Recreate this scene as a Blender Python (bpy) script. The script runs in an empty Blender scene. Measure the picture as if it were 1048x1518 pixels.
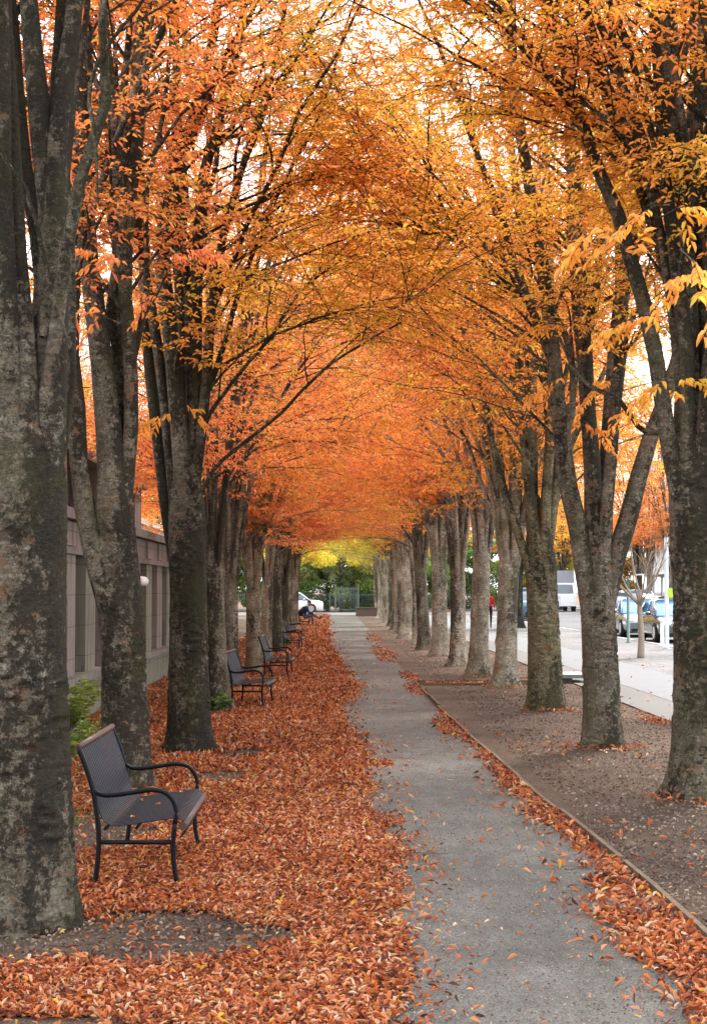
import bpy, bmesh, math, random, time
import numpy as np
from mathutils import Vector, Matrix
T0 = time.time()
PI = math.pi
scene = bpy.context.scene
COL = scene.collection
rs = np.random.RandomState

# ------------------------------------------------------------------ camera
CAM_H = 1.75; FPX = 2500.0; W0, H0 = 1048.0, 1518.0
cam_d = bpy.data.cameras.new('camera'); cam = bpy.data.objects.new('camera', cam_d); COL.objects.link(cam)
cam_d.sensor_fit = 'HORIZONTAL'; cam_d.sensor_width = 36.0; cam_d.lens = 36.0 * FPX / W0
cam_d.clip_end = 3000; cam_d.clip_start = 0.1
cam.location = (0, 0, CAM_H)
cam.rotation_euler = (PI/2 + math.atan(116/FPX), 0, -math.atan(24/FPX))
scene.camera = cam
CM = cam.rotation_euler.to_matrix()

def at(px, py, D):
    """point at forward distance D seen at photo pixel (px,py)"""
    v = CM @ Vector(((px-524)/FPX, (759-py)/FPX, -1.0))
    k = D / v.y
    return np.array((v.x*k, D, CAM_H + v.z*k))

# ------------------------------------------------------------------ helpers
def new_obj(name, mesh, mat=None, parent=None):
    o = bpy.data.objects.new(name, mesh); COL.objects.link(o)
    if mat is not None:
        for m in (mat if isinstance(mat, (list, tuple)) else [mat]):
            mesh.materials.append(m)
    if parent is not None: o.parent = parent
    return o

def tag(o, label=None, cat=None, group=None, kind=None):
    if label: o['label'] = label
    if cat: o['category'] = cat
    if group: o['group'] = group
    if kind: o['kind'] = kind
    return o

def empty(name, loc=(0, 0, 0), rz=0):
    o = bpy.data.objects.new(name, None); COL.objects.link(o)
    o.location = loc; o.rotation_euler = (0, 0, rz); o.empty_display_size = 0.2
    return o

def np_mesh(name, verts, faces, mats=None, attr=None, smooth=False):
    """verts (N,3); faces list of arrays (M,k); mats list of material index arrays; attr list of float arrays per face"""
    me = bpy.data.meshes.new(name)
    nl = sum(f.shape[0]*f.shape[1] for f in faces); nf = sum(f.shape[0] for f in faces)
    me.vertices.add(len(verts)); me.vertices.foreach_set('co', np.asarray(verts, np.float32).ravel())
    me.loops.add(nl); me.polygons.add(nf)
    me.loops.foreach_set('vertex_index', np.concatenate([f.ravel() for f in faces]).astype(np.int32))
    tot = np.concatenate([np.full(f.shape[0], f.shape[1], np.int32) for f in faces])
    st = np.concatenate([[0], np.cumsum(tot)[:-1]]).astype(np.int32)
    me.polygons.foreach_set('loop_start', st)
    if mats is not None: me.polygons.foreach_set('material_index', np.concatenate(mats).astype(np.int32))
    if smooth is not False:
        s = np.full(nf, True) if smooth is True else np.concatenate(smooth)
        me.polygons.foreach_set('use_smooth', s)
    me.update(calc_edges=True)
    if attr is not None:
        a = me.attributes.new('rnd', 'FLOAT', 'FACE'); a.data.foreach_set('value', np.concatenate(attr).astype(np.float32))
    me.validate(clean_customdata=False)
    return me

def tubes(P, R, sides):
    """batch of N polylines with K points: P (N,K,3), R (N,K) -> verts, quads, caps"""
    N, K, _ = P.shape
    T = np.gradient(P, axis=1); T /= np.linalg.norm(T, axis=2, keepdims=True) + 1e-9
    mean = P[:, -1]-P[:, 0]; mean /= np.linalg.norm(mean, axis=1, keepdims=True)+1e-9
    ref = np.where(np.abs(mean[:, 2:3]) > 0.8, np.array([[1., 0, 0]]), np.array([[0, 0, 1.]]))
    ref = np.repeat(ref[:, None], K, 1)
    U = np.cross(T, ref); U /= np.linalg.norm(U, axis=2, keepdims=True)+1e-9
    V = np.cross(T, U)
    a = np.arange(sides)*2*PI/sides
    vv = P[:, :, None] + R[:, :, None, None]*(U[:, :, None]*np.cos(a)[None, None, :, None] + V[:, :, None]*np.sin(a)[None, None, :, None])
    idx = np.arange(N*K*sides).reshape(N, K, sides)
    A = idx[:, :-1]; B = idx[:, 1:]
    q = np.stack([A, np.roll(A, -1, 2), np.roll(B, -1, 2), B], -1).reshape(-1, 4)
    return vv.reshape(-1, 3), q

class NB:
    """numpy mesh builder"""
    def __init__(s): s.v = []; s.f = []; s.m = []; s.a = []; s.sm = []; s.n = 0
    def add(s, v, f, mat=0, rnd=None, smooth=True):
        s.v.append(v); s.f.append(f + s.n); s.n += len(v)
        s.m.append(np.full(len(f), mat)); s.a.append(np.zeros(len(f)) if rnd is None else rnd)
        s.sm.append(np.full(len(f), smooth))
    def tube(s, pts, rad, sides=8, mat=0):
        P = np.asarray(pts, float)[None]; R = np.asarray(rad, float)
        if R.ndim == 0: R = np.full(P.shape[1], float(R))
        v, q = tubes(P, R[None], sides); s.add(v, q, mat)
        n = P.shape[1]*sides
        for ring in (np.arange(sides)[::-1], np.arange(n-sides, n)):
            s.f.append((ring + s.n - n)[None]); s.m.append(np.full(1, mat)); s.a.append(np.zeros(1)); s.sm.append(np.full(1, False))
    def box(s, x0, x1, y0, y1, z0, z1, mat=0, bev=0):
        v = np.array([(x, y, z) for z in (z0, z1) for y in (y0, y1) for x in (x0, x1)], float)
        f = np.array([(0, 2, 3, 1), (4, 5, 7, 6), (0, 1, 5, 4), (2, 6, 7, 3), (0, 4, 6, 2), (1, 3, 7, 5)])
        s.add(v, f, mat, smooth=False)
    def ball(s, c, r, seg=12, rings=8, mat=0):
        r = np.broadcast_to(np.asarray(r, float), (3,))
        th = np.linspace(0.02, PI-0.02, rings+1); ph = np.arange(seg)*2*PI/seg
        v = np.array([(math.sin(t)*math.cos(p)*r[0]+c[0], math.sin(t)*math.sin(p)*r[1]+c[1], math.cos(t)*r[2]+c[2]) for t in th for p in ph])
        i = np.arange((rings+1)*seg).reshape(rings+1, seg)
        f = np.stack([i[:-1], i[1:], np.roll(i[1:], -1, 1), np.roll(i[:-1], -1, 1)], -1).reshape(-1, 4)
        s.add(v, f, mat)
    def build(s, name, mat, parent=None, attr=False):
        # group faces by size to keep arrays rectangular
        me = np_mesh(name, np.concatenate(s.v), s.f, s.m, s.a if attr else None, s.sm)
        return new_obj(name, me, mat, parent)

def smooth_noise(x, y, seed, scale):
    """cheap value noise, vectorised"""
    g = rs(seed).rand(64, 64)
    X = np.asarray(x, float)/scale; Y = np.asarray(y, float)/scale
    xi = np.floor(X).astype(int); yi = np.floor(Y).astype(int)
    fx = X-xi; fy = Y-yi; fx = fx*fx*(3-2*fx); fy = fy*fy*(3-2*fy)
    a = g[xi % 64, yi % 64]; b = g[(xi+1) % 64, yi % 64]; c = g[xi % 64, (yi+1) % 64]; d = g[(xi+1) % 64, (yi+1) % 64]
    return (a*(1-fx)+b*fx)*(1-fy) + (c*(1-fx)+d*fx)*fy

# ------------------------------------------------------------------ materials
class NT:
    def __init__(s, name):
        s.m = bpy.data.materials.new(name); s.m.use_nodes = True
        s.t = s.m.node_tree; s.t.nodes.clear()
        s.out = s.t.nodes.new('ShaderNodeOutputMaterial')
    def n(s, typ, **kw):
        nd = s.t.nodes.new('ShaderNode'+typ)
        for k, v in kw.items():
            if k.startswith('i_'):
                nd.inputs[k[2:].replace('_', ' ')].default_value = v
            else: setattr(nd, k, v)
        return nd
    def l(s, a, b): s.t.links.new(a, b)
    def coord(s, kind='Object', scale=(1, 1, 1), loc=(0, 0, 0)):
        tc = s.n('TexCoord'); mp = s.n('Mapping'); mp.inputs['Scale'].default_value = scale; mp.inputs['Location'].default_value = loc
        s.l(tc.outputs[kind], mp.inputs[0]); return mp.outputs[0]
    def noise(s, vec, scale, detail=4, rough=0.55, dist=0.0):
        nd = s.n('TexNoise'); nd.inputs['Scale'].default_value = scale; nd.inputs['Detail'].default_value = detail
        nd.inputs['Roughness'].default_value = rough; nd.inputs['Distortion'].default_value = dist
        s.l(vec, nd.inputs['Vector']); return nd.outputs['Fac']
    def voro(s, vec, scale, feature='F1', out='Distance'):
        nd = s.n('TexVoronoi', feature=feature); nd.inputs['Scale'].default_value = scale
        s.l(vec, nd.inputs['Vector']); return nd.outputs[out]
    def ramp(s, fac, stops, interp='LINEAR'):
        nd = s.n('ValToRGB'); cr = nd.color_ramp; cr.interpolation = interp
        while len(cr.elements) < len(stops): cr.elements.new(0.5)
        for e, (p, c) in zip(cr.elements, stops):
            e.position = p; e.color = tuple(c)+(1,) if len(c) == 3 else c
        s.l(fac, nd.inputs[0]); return nd.outputs[0]
    def mix(s, fac, a, b, mode='MIX'):
        nd = s.n('Mix', data_type='RGBA', blend_type=mode)
        for i, x in ((0, fac), (6, a), (7, b)):
            if isinstance(x, (int, float)): nd.inputs[i].default_value = x
            elif isinstance(x, tuple): nd.inputs[i].default_value = x+(1,) if len(x) == 3 else x
            else: s.l(x, nd.inputs[i])
        return nd.outputs[2]
    def math(s, op, a, b=0.0):
        nd = s.n('Math', operation=op)
        for i, x in ((0, a), (1, b)):
            if isinstance(x, (int, float)): nd.inputs[i].default_value = x
            else: s.l(x, nd.inputs[i])
        return nd.outputs[0]
    def bump(s, h, strength=0.5, dist=0.02, normal=None):
        nd = s.n('Bump'); nd.inputs['Strength'].default_value = strength; nd.inputs['Distance'].default_value = dist
        s.l(h, nd.inputs['Height'])
        if normal is not None: s.l(normal, nd.inputs['Normal'])
        return nd.outputs[0]
    def finish(s, color, rough=0.8, spec=0.3, metal=0.0, normal=None, **kw):
        p = s.n('BsdfPrincipled')
        if isinstance(color, tuple): p.inputs['Base Color'].default_value = color+(1,) if len(color) == 3 else color
        else: s.l(color, p.inputs['Base Color'])
        if isinstance(rough, (int, float)): p.inputs['Roughness'].default_value = rough
        else: s.l(rough, p.inputs['Roughness'])
        p.inputs['Specular IOR Level'].default_value = spec; p.inputs['Metallic'].default_value = metal
        for k, v in kw.items(): p.inputs[k.replace('_', ' ')].default_value = v
        if normal is not None: s.l(normal, p.inputs['Normal'])
        s.l(p.outputs[0], s.out.inputs[0]); return s.m

def m_simple(name, c, rough=0.6, spec=0.4, metal=0.0, var=0.15, scale=6.0, **kw):
    t = NT(name); v = t.coord(); f = t.noise(v, scale, 5)
    c2 = tuple(x*(1-var*2) for x in c)
    col = t.mix(f, tuple(min(1, x*(1+var)) for x in c), c2)
    return t.finish(col, rough, spec, metal, **kw)

def m_bark():
    t = NT('bark')
    oi = t.n('ObjectInfo'); v0 = t.coord('Object')
    off = t.n('VectorMath', operation='ADD'); t.l(v0, off.inputs[0]); sc = t.n('VectorMath', operation='SCALE'); sc.inputs['Scale'].default_value = 37.0
    cmb = t.n('CombineXYZ'); t.l(oi.outputs['Random'], cmb.inputs[0]); t.l(oi.outputs['Random'], cmb.inputs[2]); t.l(cmb.outputs[0], sc.inputs[0]); t.l(sc.outputs[0], off.inputs[1])
    v = off.outputs[0]
    mp = t.n('Mapping'); mp.inputs['Scale'].default_value = (1, 1, 5.0); t.l(v, mp.inputs[0]); vh = mp.outputs[0]      # features stretched round the trunk
    mp2 = t.n('Mapping'); mp2.inputs['Scale'].default_value = (1, 1, 0.35); t.l(v, mp2.inputs[0]); vv = mp2.outputs[0]   # streaks down the trunk
    base = t.ramp(t.noise(v, 4.5, 10, 0.72), [(0.32, (0.115, 0.098, 0.077)), (0.5, (0.19, 0.168, 0.138)), (0.66, (0.29, 0.268, 0.23))])
    fine = t.noise(vh, 9, 10, 0.78, 0.6)
    base = t.mix(0.75, base, t.ramp(fine, [(0.34, (0.30, 0.28, 0.26)), (0.5, (1, 0.98, 0.94)), (0.64, (1.75, 1.66, 1.5))]), 'MULTIPLY')
    gran = t.noise(v, 42, 9, 0.85)
    vor = t.n('TexVoronoi', feature='DISTANCE_TO_EDGE'); vor.inputs['Scale'].default_value = 26; wob = t.n('VectorMath', operation='ADD'); nv = t.n('TexNoise'); nv.inputs['Scale'].default_value = 11; nv.inputs['Detail'].default_value = 6; t.l(v, nv.inputs['Vector']); nvs = t.n('VectorMath', operation='SCALE'); nvs.inputs['Scale'].default_value = 0.22; t.l(nv.outputs['Color'], nvs.inputs[0]); t.l(v, wob.inputs[0]); t.l(nvs.outputs[0], wob.inputs[1]); t.l(wob.outputs[0], vor.inputs['Vector'])
    crack = t.ramp(vor.outputs['Distance'], [(0.0, (0, 0, 0)), (0.10, (1, 1, 1))]); cm_ = t.ramp(t.noise(v, 2.2, 6, 0.7), [(0.45, (0, 0, 0)), (0.55, (1, 1, 1))])
    base = t.mix(0.6, base, t.ramp(gran, [(0.40, (0.22, 0.20, 0.18)), (0.5, (1, 1, 1)), (0.60, (1.9, 1.85, 1.75))]), 'MULTIPLY')
    base = t.mix(t.math('MULTIPLY', t.math('SUBTRACT', 1.0, crack), t.math('MULTIPLY', cm_, 0.75)), base, (0.035, 0.03, 0.024))
    # pale lichen flakes and rust coloured scars
    fl = t.noise(v, 24, 7, 0.8); fm = t.noise(v, 3.1, 6, 0.7)
    flm = t.math('MULTIPLY', t.ramp(fl, [(0.55, (0, 0, 0)), (0.59, (1, 1, 1))]), t.ramp(fm, [(0.47, (0, 0, 0)), (0.56, (1, 1, 1))]))
    base = t.mix(t.math('MULTIPLY', flm, 0.8), base, (0.50, 0.48, 0.41))
    rm = t.noise(v, 5.5, 8, 0.7, 0.4)
    base = t.mix(t.ramp(rm, [(0.57, (0, 0, 0)), (0.61, (0.65, 0.65, 0.65))]), base, (0.26, 0.135, 0.075))
    # black algae streaks and moss
    big = t.noise(vv, 2.6, 4, 0.6, 0.3)
    grn = t.noise(v, 17, 9, 0.8, 0.3)
    ds = t.math('ADD', t.math('ADD', big, t.math('SUBTRACT', 1.0, oi.outputs['Alpha'])), t.math('MULTIPLY', t.math('SUBTRACT', grn, 0.5), 1.15))
    gn = t.n('TexCoord'); gs = t.n('SeparateXYZ'); t.l(gn.outputs['Normal'], gs.inputs[0])
    ds = t.math('ADD', ds, t.math('MULTIPLY', gs.outputs[0], 0.09))
    dk = t.ramp(ds, [(0.50, (0, 0, 0)), (0.545, (1, 1, 1))])
    base = t.mix(t.math('MULTIPLY', dk, 0.85), base, (0.026, 0.023, 0.017))
    mo = t.ramp(t.math('ADD', t.noise(vv, 3.3, 5, 0.6, 0.2), t.math('MULTIPLY', t.math('SUBTRACT', t.noise(v, 23, 8, 0.8), 0.5), 0.8)), [(0.53, (0, 0, 0)), (0.62, (1, 1, 1))])
    base = t.mix(t.math('MULTIPLY', mo, 0.45), base, (0.075, 0.080, 0.030))
    col = t.mix(1.0, base, oi.outputs['Color'], 'MULTIPLY')
    h = t.math('ADD', t.math('MULTIPLY', fine, 0.7), t.math('MULTIPLY', gran, 0.9))
    h = t.math('SUBTRACT', h, t.math('MULTIPLY', dk, 0.12)); h = t.math('ADD', h, t.math('MULTIPLY', crack, t.math('MULTIPLY', cm_, 0.3))); h = t.math('ADD', h, t.math('MULTIPLY', flm, 0.25))
    return t.finish(col, 0.92, 0.15, normal=t.bump(h, 1.0, 0.055))

def m_leaf(name, stops, objmix=0.4, trans=0.45, wn=0.9):
    t = NT(name)
    at_ = t.n('Attribute', attribute_name='rnd'); oi = t.n('ObjectInfo')
    geo = t.n('NewGeometry')
    nz = t.noise(geo.outputs['Position'], wn, 3, 0.6)
    f = t.math('ADD', t.math('MULTIPLY', at_.outputs['Fac'], 0.55), t.math('MULTIPLY', t.math('SUBTRACT', nz, 0.33), 1.35))
    col = t.ramp(f, stops)
    col = t.mix(objmix, col, oi.outputs['Color'])
    br = t.math('ADD', 0.75, t.math('MULTIPLY', t.math('FRACT', t.math('MULTIPLY', at_.outputs['Fac'], 17.3)), 0.5))
    col = t.mix(1.0, col, br, 'MULTIPLY')
    d = t.n('BsdfDiffuse'); tr = t.n('BsdfTranslucent'); mx = t.n('MixShader'); mx.inputs[0].default_value = trans
    gl = t.n('BsdfGlossy'); gl.inputs['Roughness'].default_value = 0.45; gl.inputs['Color'].default_value = (0.8, 0.8, 0.8, 1)
    t.l(col, d.inputs[0]); t.l(col, tr.inputs[0]); t.l(d.outputs[0], mx.inputs[1]); t.l(tr.outputs[0], mx.inputs[2])
    m2 = t.n('MixShader'); m2.inputs[0].default_value = 0.04
    t.l(mx.outputs[0], m2.inputs[1]); t.l(gl.outputs[0], m2.inputs[2]); t.l(m2.outputs[0], t.out.inputs[0])
    return t.m

M = {}
M['bark'] = m_bark()
M['leaf'] = m_leaf('autumn_leaf', [(0.0, (0.88, 0.16, 0.08)), (0.24, (0.95, 0.24, 0.065)), (0.46, (0.96, 0.335, 0.055)), (0.62, (0.95, 0.45, 0.05)), (0.76, (0.72, 0.51, 0.05)), (1.0, (0.34, 0.43, 0.05))], 0.35, 0.52, 0.75)
M['green_leaf'] = m_leaf('green_leaf', [(0.0, (0.04, 0.08, 0.02)), (0.35, (0.09, 0.16, 0.03)), (0.65, (0.22, 0.30, 0.05)), (1.0, (0.55, 0.48, 0.06))], 0.35)
M['gold_leaf'] = m_leaf('gold_leaf', [(0.0, (0.30, 0.30, 0.04)), (0.4, (0.60, 0.52, 0.05)), (0.7, (0.88, 0.60, 0.06)), (1.0, (0.92, 0.45, 0.06))], 0.35, 0.52)
M['bark_young'] = m_simple('young_bark', (0.30, 0.25, 0.19), 0.85, 0.2, scale=20)

def m_ground_leaf():
    t = NT('fallen_leaf')
    a = t.n('Attribute', attribute_name='rnd'); r = a.outputs['Fac']
    col = t.ramp(r, [(0.0, (0.05, 0.018, 0.010)), (0.15, (0.13, 0.032, 0.014)), (0.38, (0.34, 0.072, 0.022)), (0.60, (0.52, 0.145, 0.036)), (0.78, (0.54, 0.22, 0.09)), (0.90, (0.60, 0.42, 0.27)), (1.0, (0.66, 0.36, 0.05))])
    p = t.n('BsdfPrincipled'); t.l(col, p.inputs['Base Color']); p.inputs['Roughness'].default_value = 0.5; p.inputs['Specular IOR Level'].default_value = 0.35
    tr = t.n('BsdfTranslucent'); t.l(col, tr.inputs[0]); mx = t.n('MixShader'); mx.inputs[0].default_value = 0.2
    t.l(p.outputs[0], mx.inputs[1]); t.l(tr.outputs[0], mx.inputs[2]); t.l(mx.outputs[0], t.out.inputs[0]); return t.m
M['gleaf'] = m_ground_leaf()

def m_litter():
    t = NT('leaf_litter'); v = t.coord('Object', (1, 1, 1))
    vn = t.n('TexVoronoi'); vn.inputs['Scale'].default_value = 38; t.l(v, vn.inputs['Vector'])
    sep = t.n('SeparateColor'); t.l(vn.outputs['Color'], sep.inputs[0])
    col = t.ramp(sep.outputs[0], [(0.0, (0.05, 0.017, 0.010)), (0.3, (0.17, 0.042, 0.02)), (0.7, (0.32, 0.09, 0.028)), (1.0, (0.42, 0.20, 0.08))])
    col = t.mix(t.math('MULTIPLY', vn.outputs['Distance'], 0.9), col, (0.05, 0.02, 0.012))  # cell edges darkened: shade between the leaves painted into the colour
    return t.finish(col, 0.7, 0.3, normal=t.bump(vn.outputs['Distance'], 1.0, 0.03))
M['litter'] = m_litter()

def m_mulch():
    t = NT('mulch'); v = t.coord('Object')
    a = t.noise(v, 90, 6, 0.75); b = t.noise(v, 0.6, 5, 0.6); c = t.noise(t.coord('Object', (1, 2.5, 1)), 28, 5, 0.7, 1.5)
    col = t.ramp(a, [(0.3, (0.036, 0.025, 0.018)), (0.48, (0.135, 0.096, 0.070)), (0.62, (0.26, 0.19, 0.14)), (0.75, (0.42, 0.33, 0.25))])
    col = t.mix(0.7, col, t.ramp(c, [(0.3, (0.45, 0.42, 0.4)), (0.55, (1, 1, 1)), (0.72, (1.7, 1.5, 1.35))]), 'MULTIPLY')
    col = t.mix(1.0, col, t.ramp(b, [(0.35, (0.72, 0.72, 0.74)), (0.65, (1.25, 1.18, 1.12))]), 'MULTIPLY')
    h = t.math('ADD', a, c)
    return t.finish(col, 0.95, 0.1, normal=t.bump(h, 1.0, 0.03))
M['mulch'] = m_mulch()

def m_gravel(name, dark, lite, big=0.5, sc=130):
    t = NT(name); v = t.coord('Object')
    a = t.noise(v, sc, 5, 0.8); b = t.noise(v, big, 6, 0.65, 0.5); c = t.noise(t.coord('Object', (1, 0.4, 1)), 6, 6, 0.65)
    vo = t.n('TexVoronoi'); vo.inputs['Scale'].default_value = sc*0.8; t.l(v, vo.inputs['Vector']); sp = t.n('SeparateColor'); t.l(vo.outputs['Color'], sp.inputs[0])
    md = tuple((x+y)/2 for x, y in zip(dark, lite))
    col = t.ramp(a, [(0.32, dark), (0.5, md), (0.68, lite)])
    col = t.mix(0.5, col, t.ramp(sp.outputs[0], [(0, (0.55, 0.55, 0.56)), (0.5, (1, 1, 1)), (0.93, (1.25, 1.2, 1.15)), (1, (2.1, 2.0, 1.8))]), 'MULTIPLY')
    col = t.mix(1.0, col, t.ramp(b, [(0.3, (0.66, 0.64, 0.62)), (0.7, (1.3, 1.27, 1.24))]), 'MULTIPLY')
    col = t.mix(0.6, col, t.ramp(c, [(0.35, (0.7, 0.68, 0.66)), (0.6, (1.15, 1.15, 1.15))]), 'MULTIPLY')
    return t.finish(col, 0.95, 0.15, normal=t.bump(t.math('ADD', a, t.math('MULTIPLY', vo.outputs['Distance'], 0.6)), 0.9, 0.012))
M['path'] = m_gravel('path_gravel', (0.058, 0.055, 0.049), (0.245, 0.232, 0.208))
M['cobble'] = m_gravel('verge_gravel', (0.09, 0.09, 0.09), (0.22, 0.22, 0.22), 0.3, 30)
M['asphalt'] = m_gravel('asphalt', (0.10, 0.10, 0.105), (0.17, 0.17, 0.175), 0.2, 60)

def m_concrete(name, c, joint=1.5, rot=False):
    t = NT(name); v = t.coord('Object')
    a = t.noise(v, 20, 6, 0.7); b = t.noise(v, 1.2, 5, 0.6)
    col = t.mix(a, tuple(x*1.1 for x in c), tuple(x*0.82 for x in c)); col = t.mix(t.math('MULTIPLY', b, 0.5), col, tuple(x*0.7 for x in c))
    sep = t.n('SeparateXYZ'); t.l(v, sep.inputs[0])
    fr = t.math('FRACT', t.math('DIVIDE', sep.outputs[1], joint)); j = t.math('LESS_THAN', fr, 0.018/joint)
    col = t.mix(t.math('MULTIPLY', j, 0.75), col, tuple(x*0.25 for x in c))
    return t.finish(col, 0.85, 0.25, normal=t.bump(a, 0.4, 0.006))
M['walk'] = m_concrete('concrete_slabs', (0.15, 0.155, 0.155), 1.5)
M['band'] = m_concrete('stone_band', (0.125, 0.118, 0.105), 0.42)
M['kerb'] = m_concrete('kerb_stone', (0.40, 0.39, 0.37), 2.0)

def m_stone(name, c, c2, blocks=True):
    t = NT(name); v = t.coord('Object')
    a = t.noise(v, 2.2, 7, 0.65); st = t.noise(t.coord('Object', (3.0, 3.0, 0.28)), 2.3, 7, 0.7)
    col = t.mix(a, c, c2)
    col = t.mix(t.ramp(st, [(0.48, (0, 0, 0)), (0.68, (0.8, 0.8, 0.8))]), col, tuple(x*0.28 for x in (c2[0], c2[1]*1.03, c2[2])))
    gr = t.noise(t.coord('Object', (2, 2, 0.5)), 1.1, 5, 0.6); col = t.mix(t.ramp(gr, [(0.5, (0, 0, 0)), (0.72, (0.5, 0.5, 0.5))]), col, (0.24, 0.27, 0.14))
    if blocks:
        sep = t.n('SeparateXYZ'); t.l(v, sep.inputs[0])
        fr = t.math('FRACT', t.math('DIVIDE', sep.outputs[2], 0.42)); j = t.math('LESS_THAN', fr, 0.03)
        fy = t.math('FRACT', t.math('DIVIDE', sep.outputs[1], 0.83)); jy = t.math('LESS_THAN', fy, 0.012)
        col = t.mix(t.math('MULTIPLY', t.math('MAXIMUM', j, jy), 0.6), col, (0.07, 0.06, 0.055))
    return t.finish(col, 0.85, 0.2, normal=t.bump(t.noise(v, 30, 5, 0.7), 0.4, 0.008))
M['stone'] = m_stone('weathered_stone', (0.31, 0.26, 0.235), (0.21, 0.175, 0.16))
M['stone_trim'] = m_stone('stone_trim', (0.25, 0.215, 0.20), (0.165, 0.145, 0.135), False)
M['stone_green'] = m_stone('stone_green', (0.25, 0.24, 0.185), (0.16, 0.155, 0.12))
M['stone_dark'] = m_stone('recess_shade_stone', (0.12, 0.105, 0.09), (0.08, 0.07, 0.06))  # darker copy of the stone, recess shade painted into its colour
M['white_wall'] = m_stone('white_render', (0.80, 0.79, 0.76), (0.68, 0.67, 0.64), True)
M['metal'] = m_simple('black_metal', (0.004, 0.005, 0.006), 0.5, 0.14, var=0.2, scale=30)
def m_slat():
    t = NT('bench_slat'); v = t.coord('Object'); f = t.noise(t.coord('Object', (1, 20, 1)), 3.0, 5, 0.6); g = t.noise(v, 2.5, 4, 0.6)
    col = t.mix(f, (0.018, 0.020, 0.026), (0.010, 0.012, 0.017)); col = t.mix(t.ramp(g, [(0.5, (0, 0, 0)), (0.75, (0.6, 0.6, 0.6))]), col, (0.035, 0.022, 0.018))
    return t.finish(col, 0.48, 0.16, 0.0)
M['slat'] = m_slat()
M['rail'] = m_simple('brown_sheen_rail', (0.085, 0.042, 0.03), 0.45, 0.25, var=0.35, scale=12)  # top rail's own brown; on the front rail it paints in a sheen
M['timber'] = m_simple('edging_timber', (0.155, 0.105, 0.065), 0.85, 0.2, var=0.35, scale=9)
M['twig'] = m_simple('dry_twig', (0.13, 0.095, 0.07), 0.9, 0.1)
M['chip'] = m_leaf('mulch_chip', [(0.0, (0.05, 0.03, 0.02)), (0.5, (0.17, 0.11, 0.08)), (0.85, (0.34, 0.25, 0.18)), (1.0, (0.5, 0.42, 0.33))], 0.0, 0.0)
M['glass'] = m_simple('car_glass', (0.03, 0.05, 0.07), 0.06, 0.9, var=0.05)
M['sky_reflection_glass'] = m_simple('windscreen', (0.04, 0.16, 0.34), 0.05, 1.0, var=0.05)  # blue base colour paints the reflected sky into the windscreens
M['rubber'] = m_simple('rubber', (0.02, 0.02, 0.02), 0.8, 0.2)
M['chrome'] = m_simple('bright_metal', (0.6, 0.6, 0.62), 0.25, 0.5, 0.9, var=0.05)
M['lampglass'] = m_simple('milky_glass', (0.80, 0.80, 0.78), 0.3, 0.5, var=0.03)
M['headlamp'] = m_simple('headlamp_glass', (0.75, 0.78, 0.80), 0.1, 0.8, var=0.03)
M['redlamp'] = m_simple('tail_lamp', (0.45, 0.02, 0.02), 0.2, 0.6, var=0.03)
def paint(name, c, metal=0.2): return m_simple(name, c, 0.25, 0.6, metal, var=0.06, Coat_Weight=0.8)
M['p_silver'] = paint('silver_paint', (0.26, 0.28, 0.31), 0.5); M['p_dark'] = paint('charcoal_paint', (0.05, 0.052, 0.058)); M['p_white'] = paint('white_paint', (0.80, 0.80, 0.80), 0.0)
M['p_blue'] = paint('deep_blue_paint', (0.03, 0.09, 0.16)); M['p_red'] = paint('red_paint', (0.35, 0.03, 0.03))
M['navy'] = m_simple('navy_cloth', (0.022, 0.030, 0.075), 0.9, 0.1); M['grey_cloth'] = m_simple('grey_cloth', (0.085, 0.085, 0.12), 0.9, 0.1)
M['black_cloth'] = m_simple('black_cloth', (0.015, 0.015, 0.018), 0.85, 0.2); M['red_cloth'] = m_simple('red_cloth', (0.45, 0.03, 0.03), 0.9, 0.1)
M['pale_cloth'] = m_simple('pale_cloth', (0.55, 0.5, 0.6), 0.9, 0.1); M['skin'] = m_simple('skin', (0.50, 0.29, 0.20), 0.5, 0.4, var=0.06)
M['hair'] = m_simple('dark_hair', (0.03, 0.018, 0.012), 0.6, 0.3); M['green_post'] = m_simple('green_painted_metal', (0.05, 0.11, 0.10), 0.5)
M['gate_metal'] = m_simple('gate_metal', (0.10, 0.12, 0.105), 0.6)
M['pale_post'] = m_simple('galvanised_post', (0.42, 0.48, 0.55), 0.45, 0.5, 0.3); M['hivis'] = m_simple('lime_sign_face', (0.45, 0.75, 0.06), 0.5)
M['brick'] = None
def m_brick():
    t = NT('brick'); v = t.coord('Object')
    sep = t.n('SeparateXYZ'); t.l(v, sep.inputs[0]); cb = t.n('CombineXYZ'); t.l(sep.outputs[1], cb.inputs[0]); t.l(sep.outputs[2], cb.inputs[1])
    b = t.n('TexBrick'); b.inputs['Scale'].default_value = 4.0; t.l(cb.outputs[0], b.inputs['Vector'])
    b.inputs['Color1'].default_value = (0.42, 0.13, 0.09, 1); b.inputs['Color2'].default_value = (0.33, 0.10, 0.07, 1); b.inputs['Mortar'].default_value = (0.45, 0.4, 0.36, 1)
    return t.finish(b.outputs['Color'], 0.9, 0.1)
M['brick'] = m_brick(); M['roof'] = m_simple('grey_slate', (0.13, 0.13, 0.14), 0.8); M['trimw'] = m_simple('white_trim', (0.75, 0.75, 0.73), 0.6)

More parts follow.
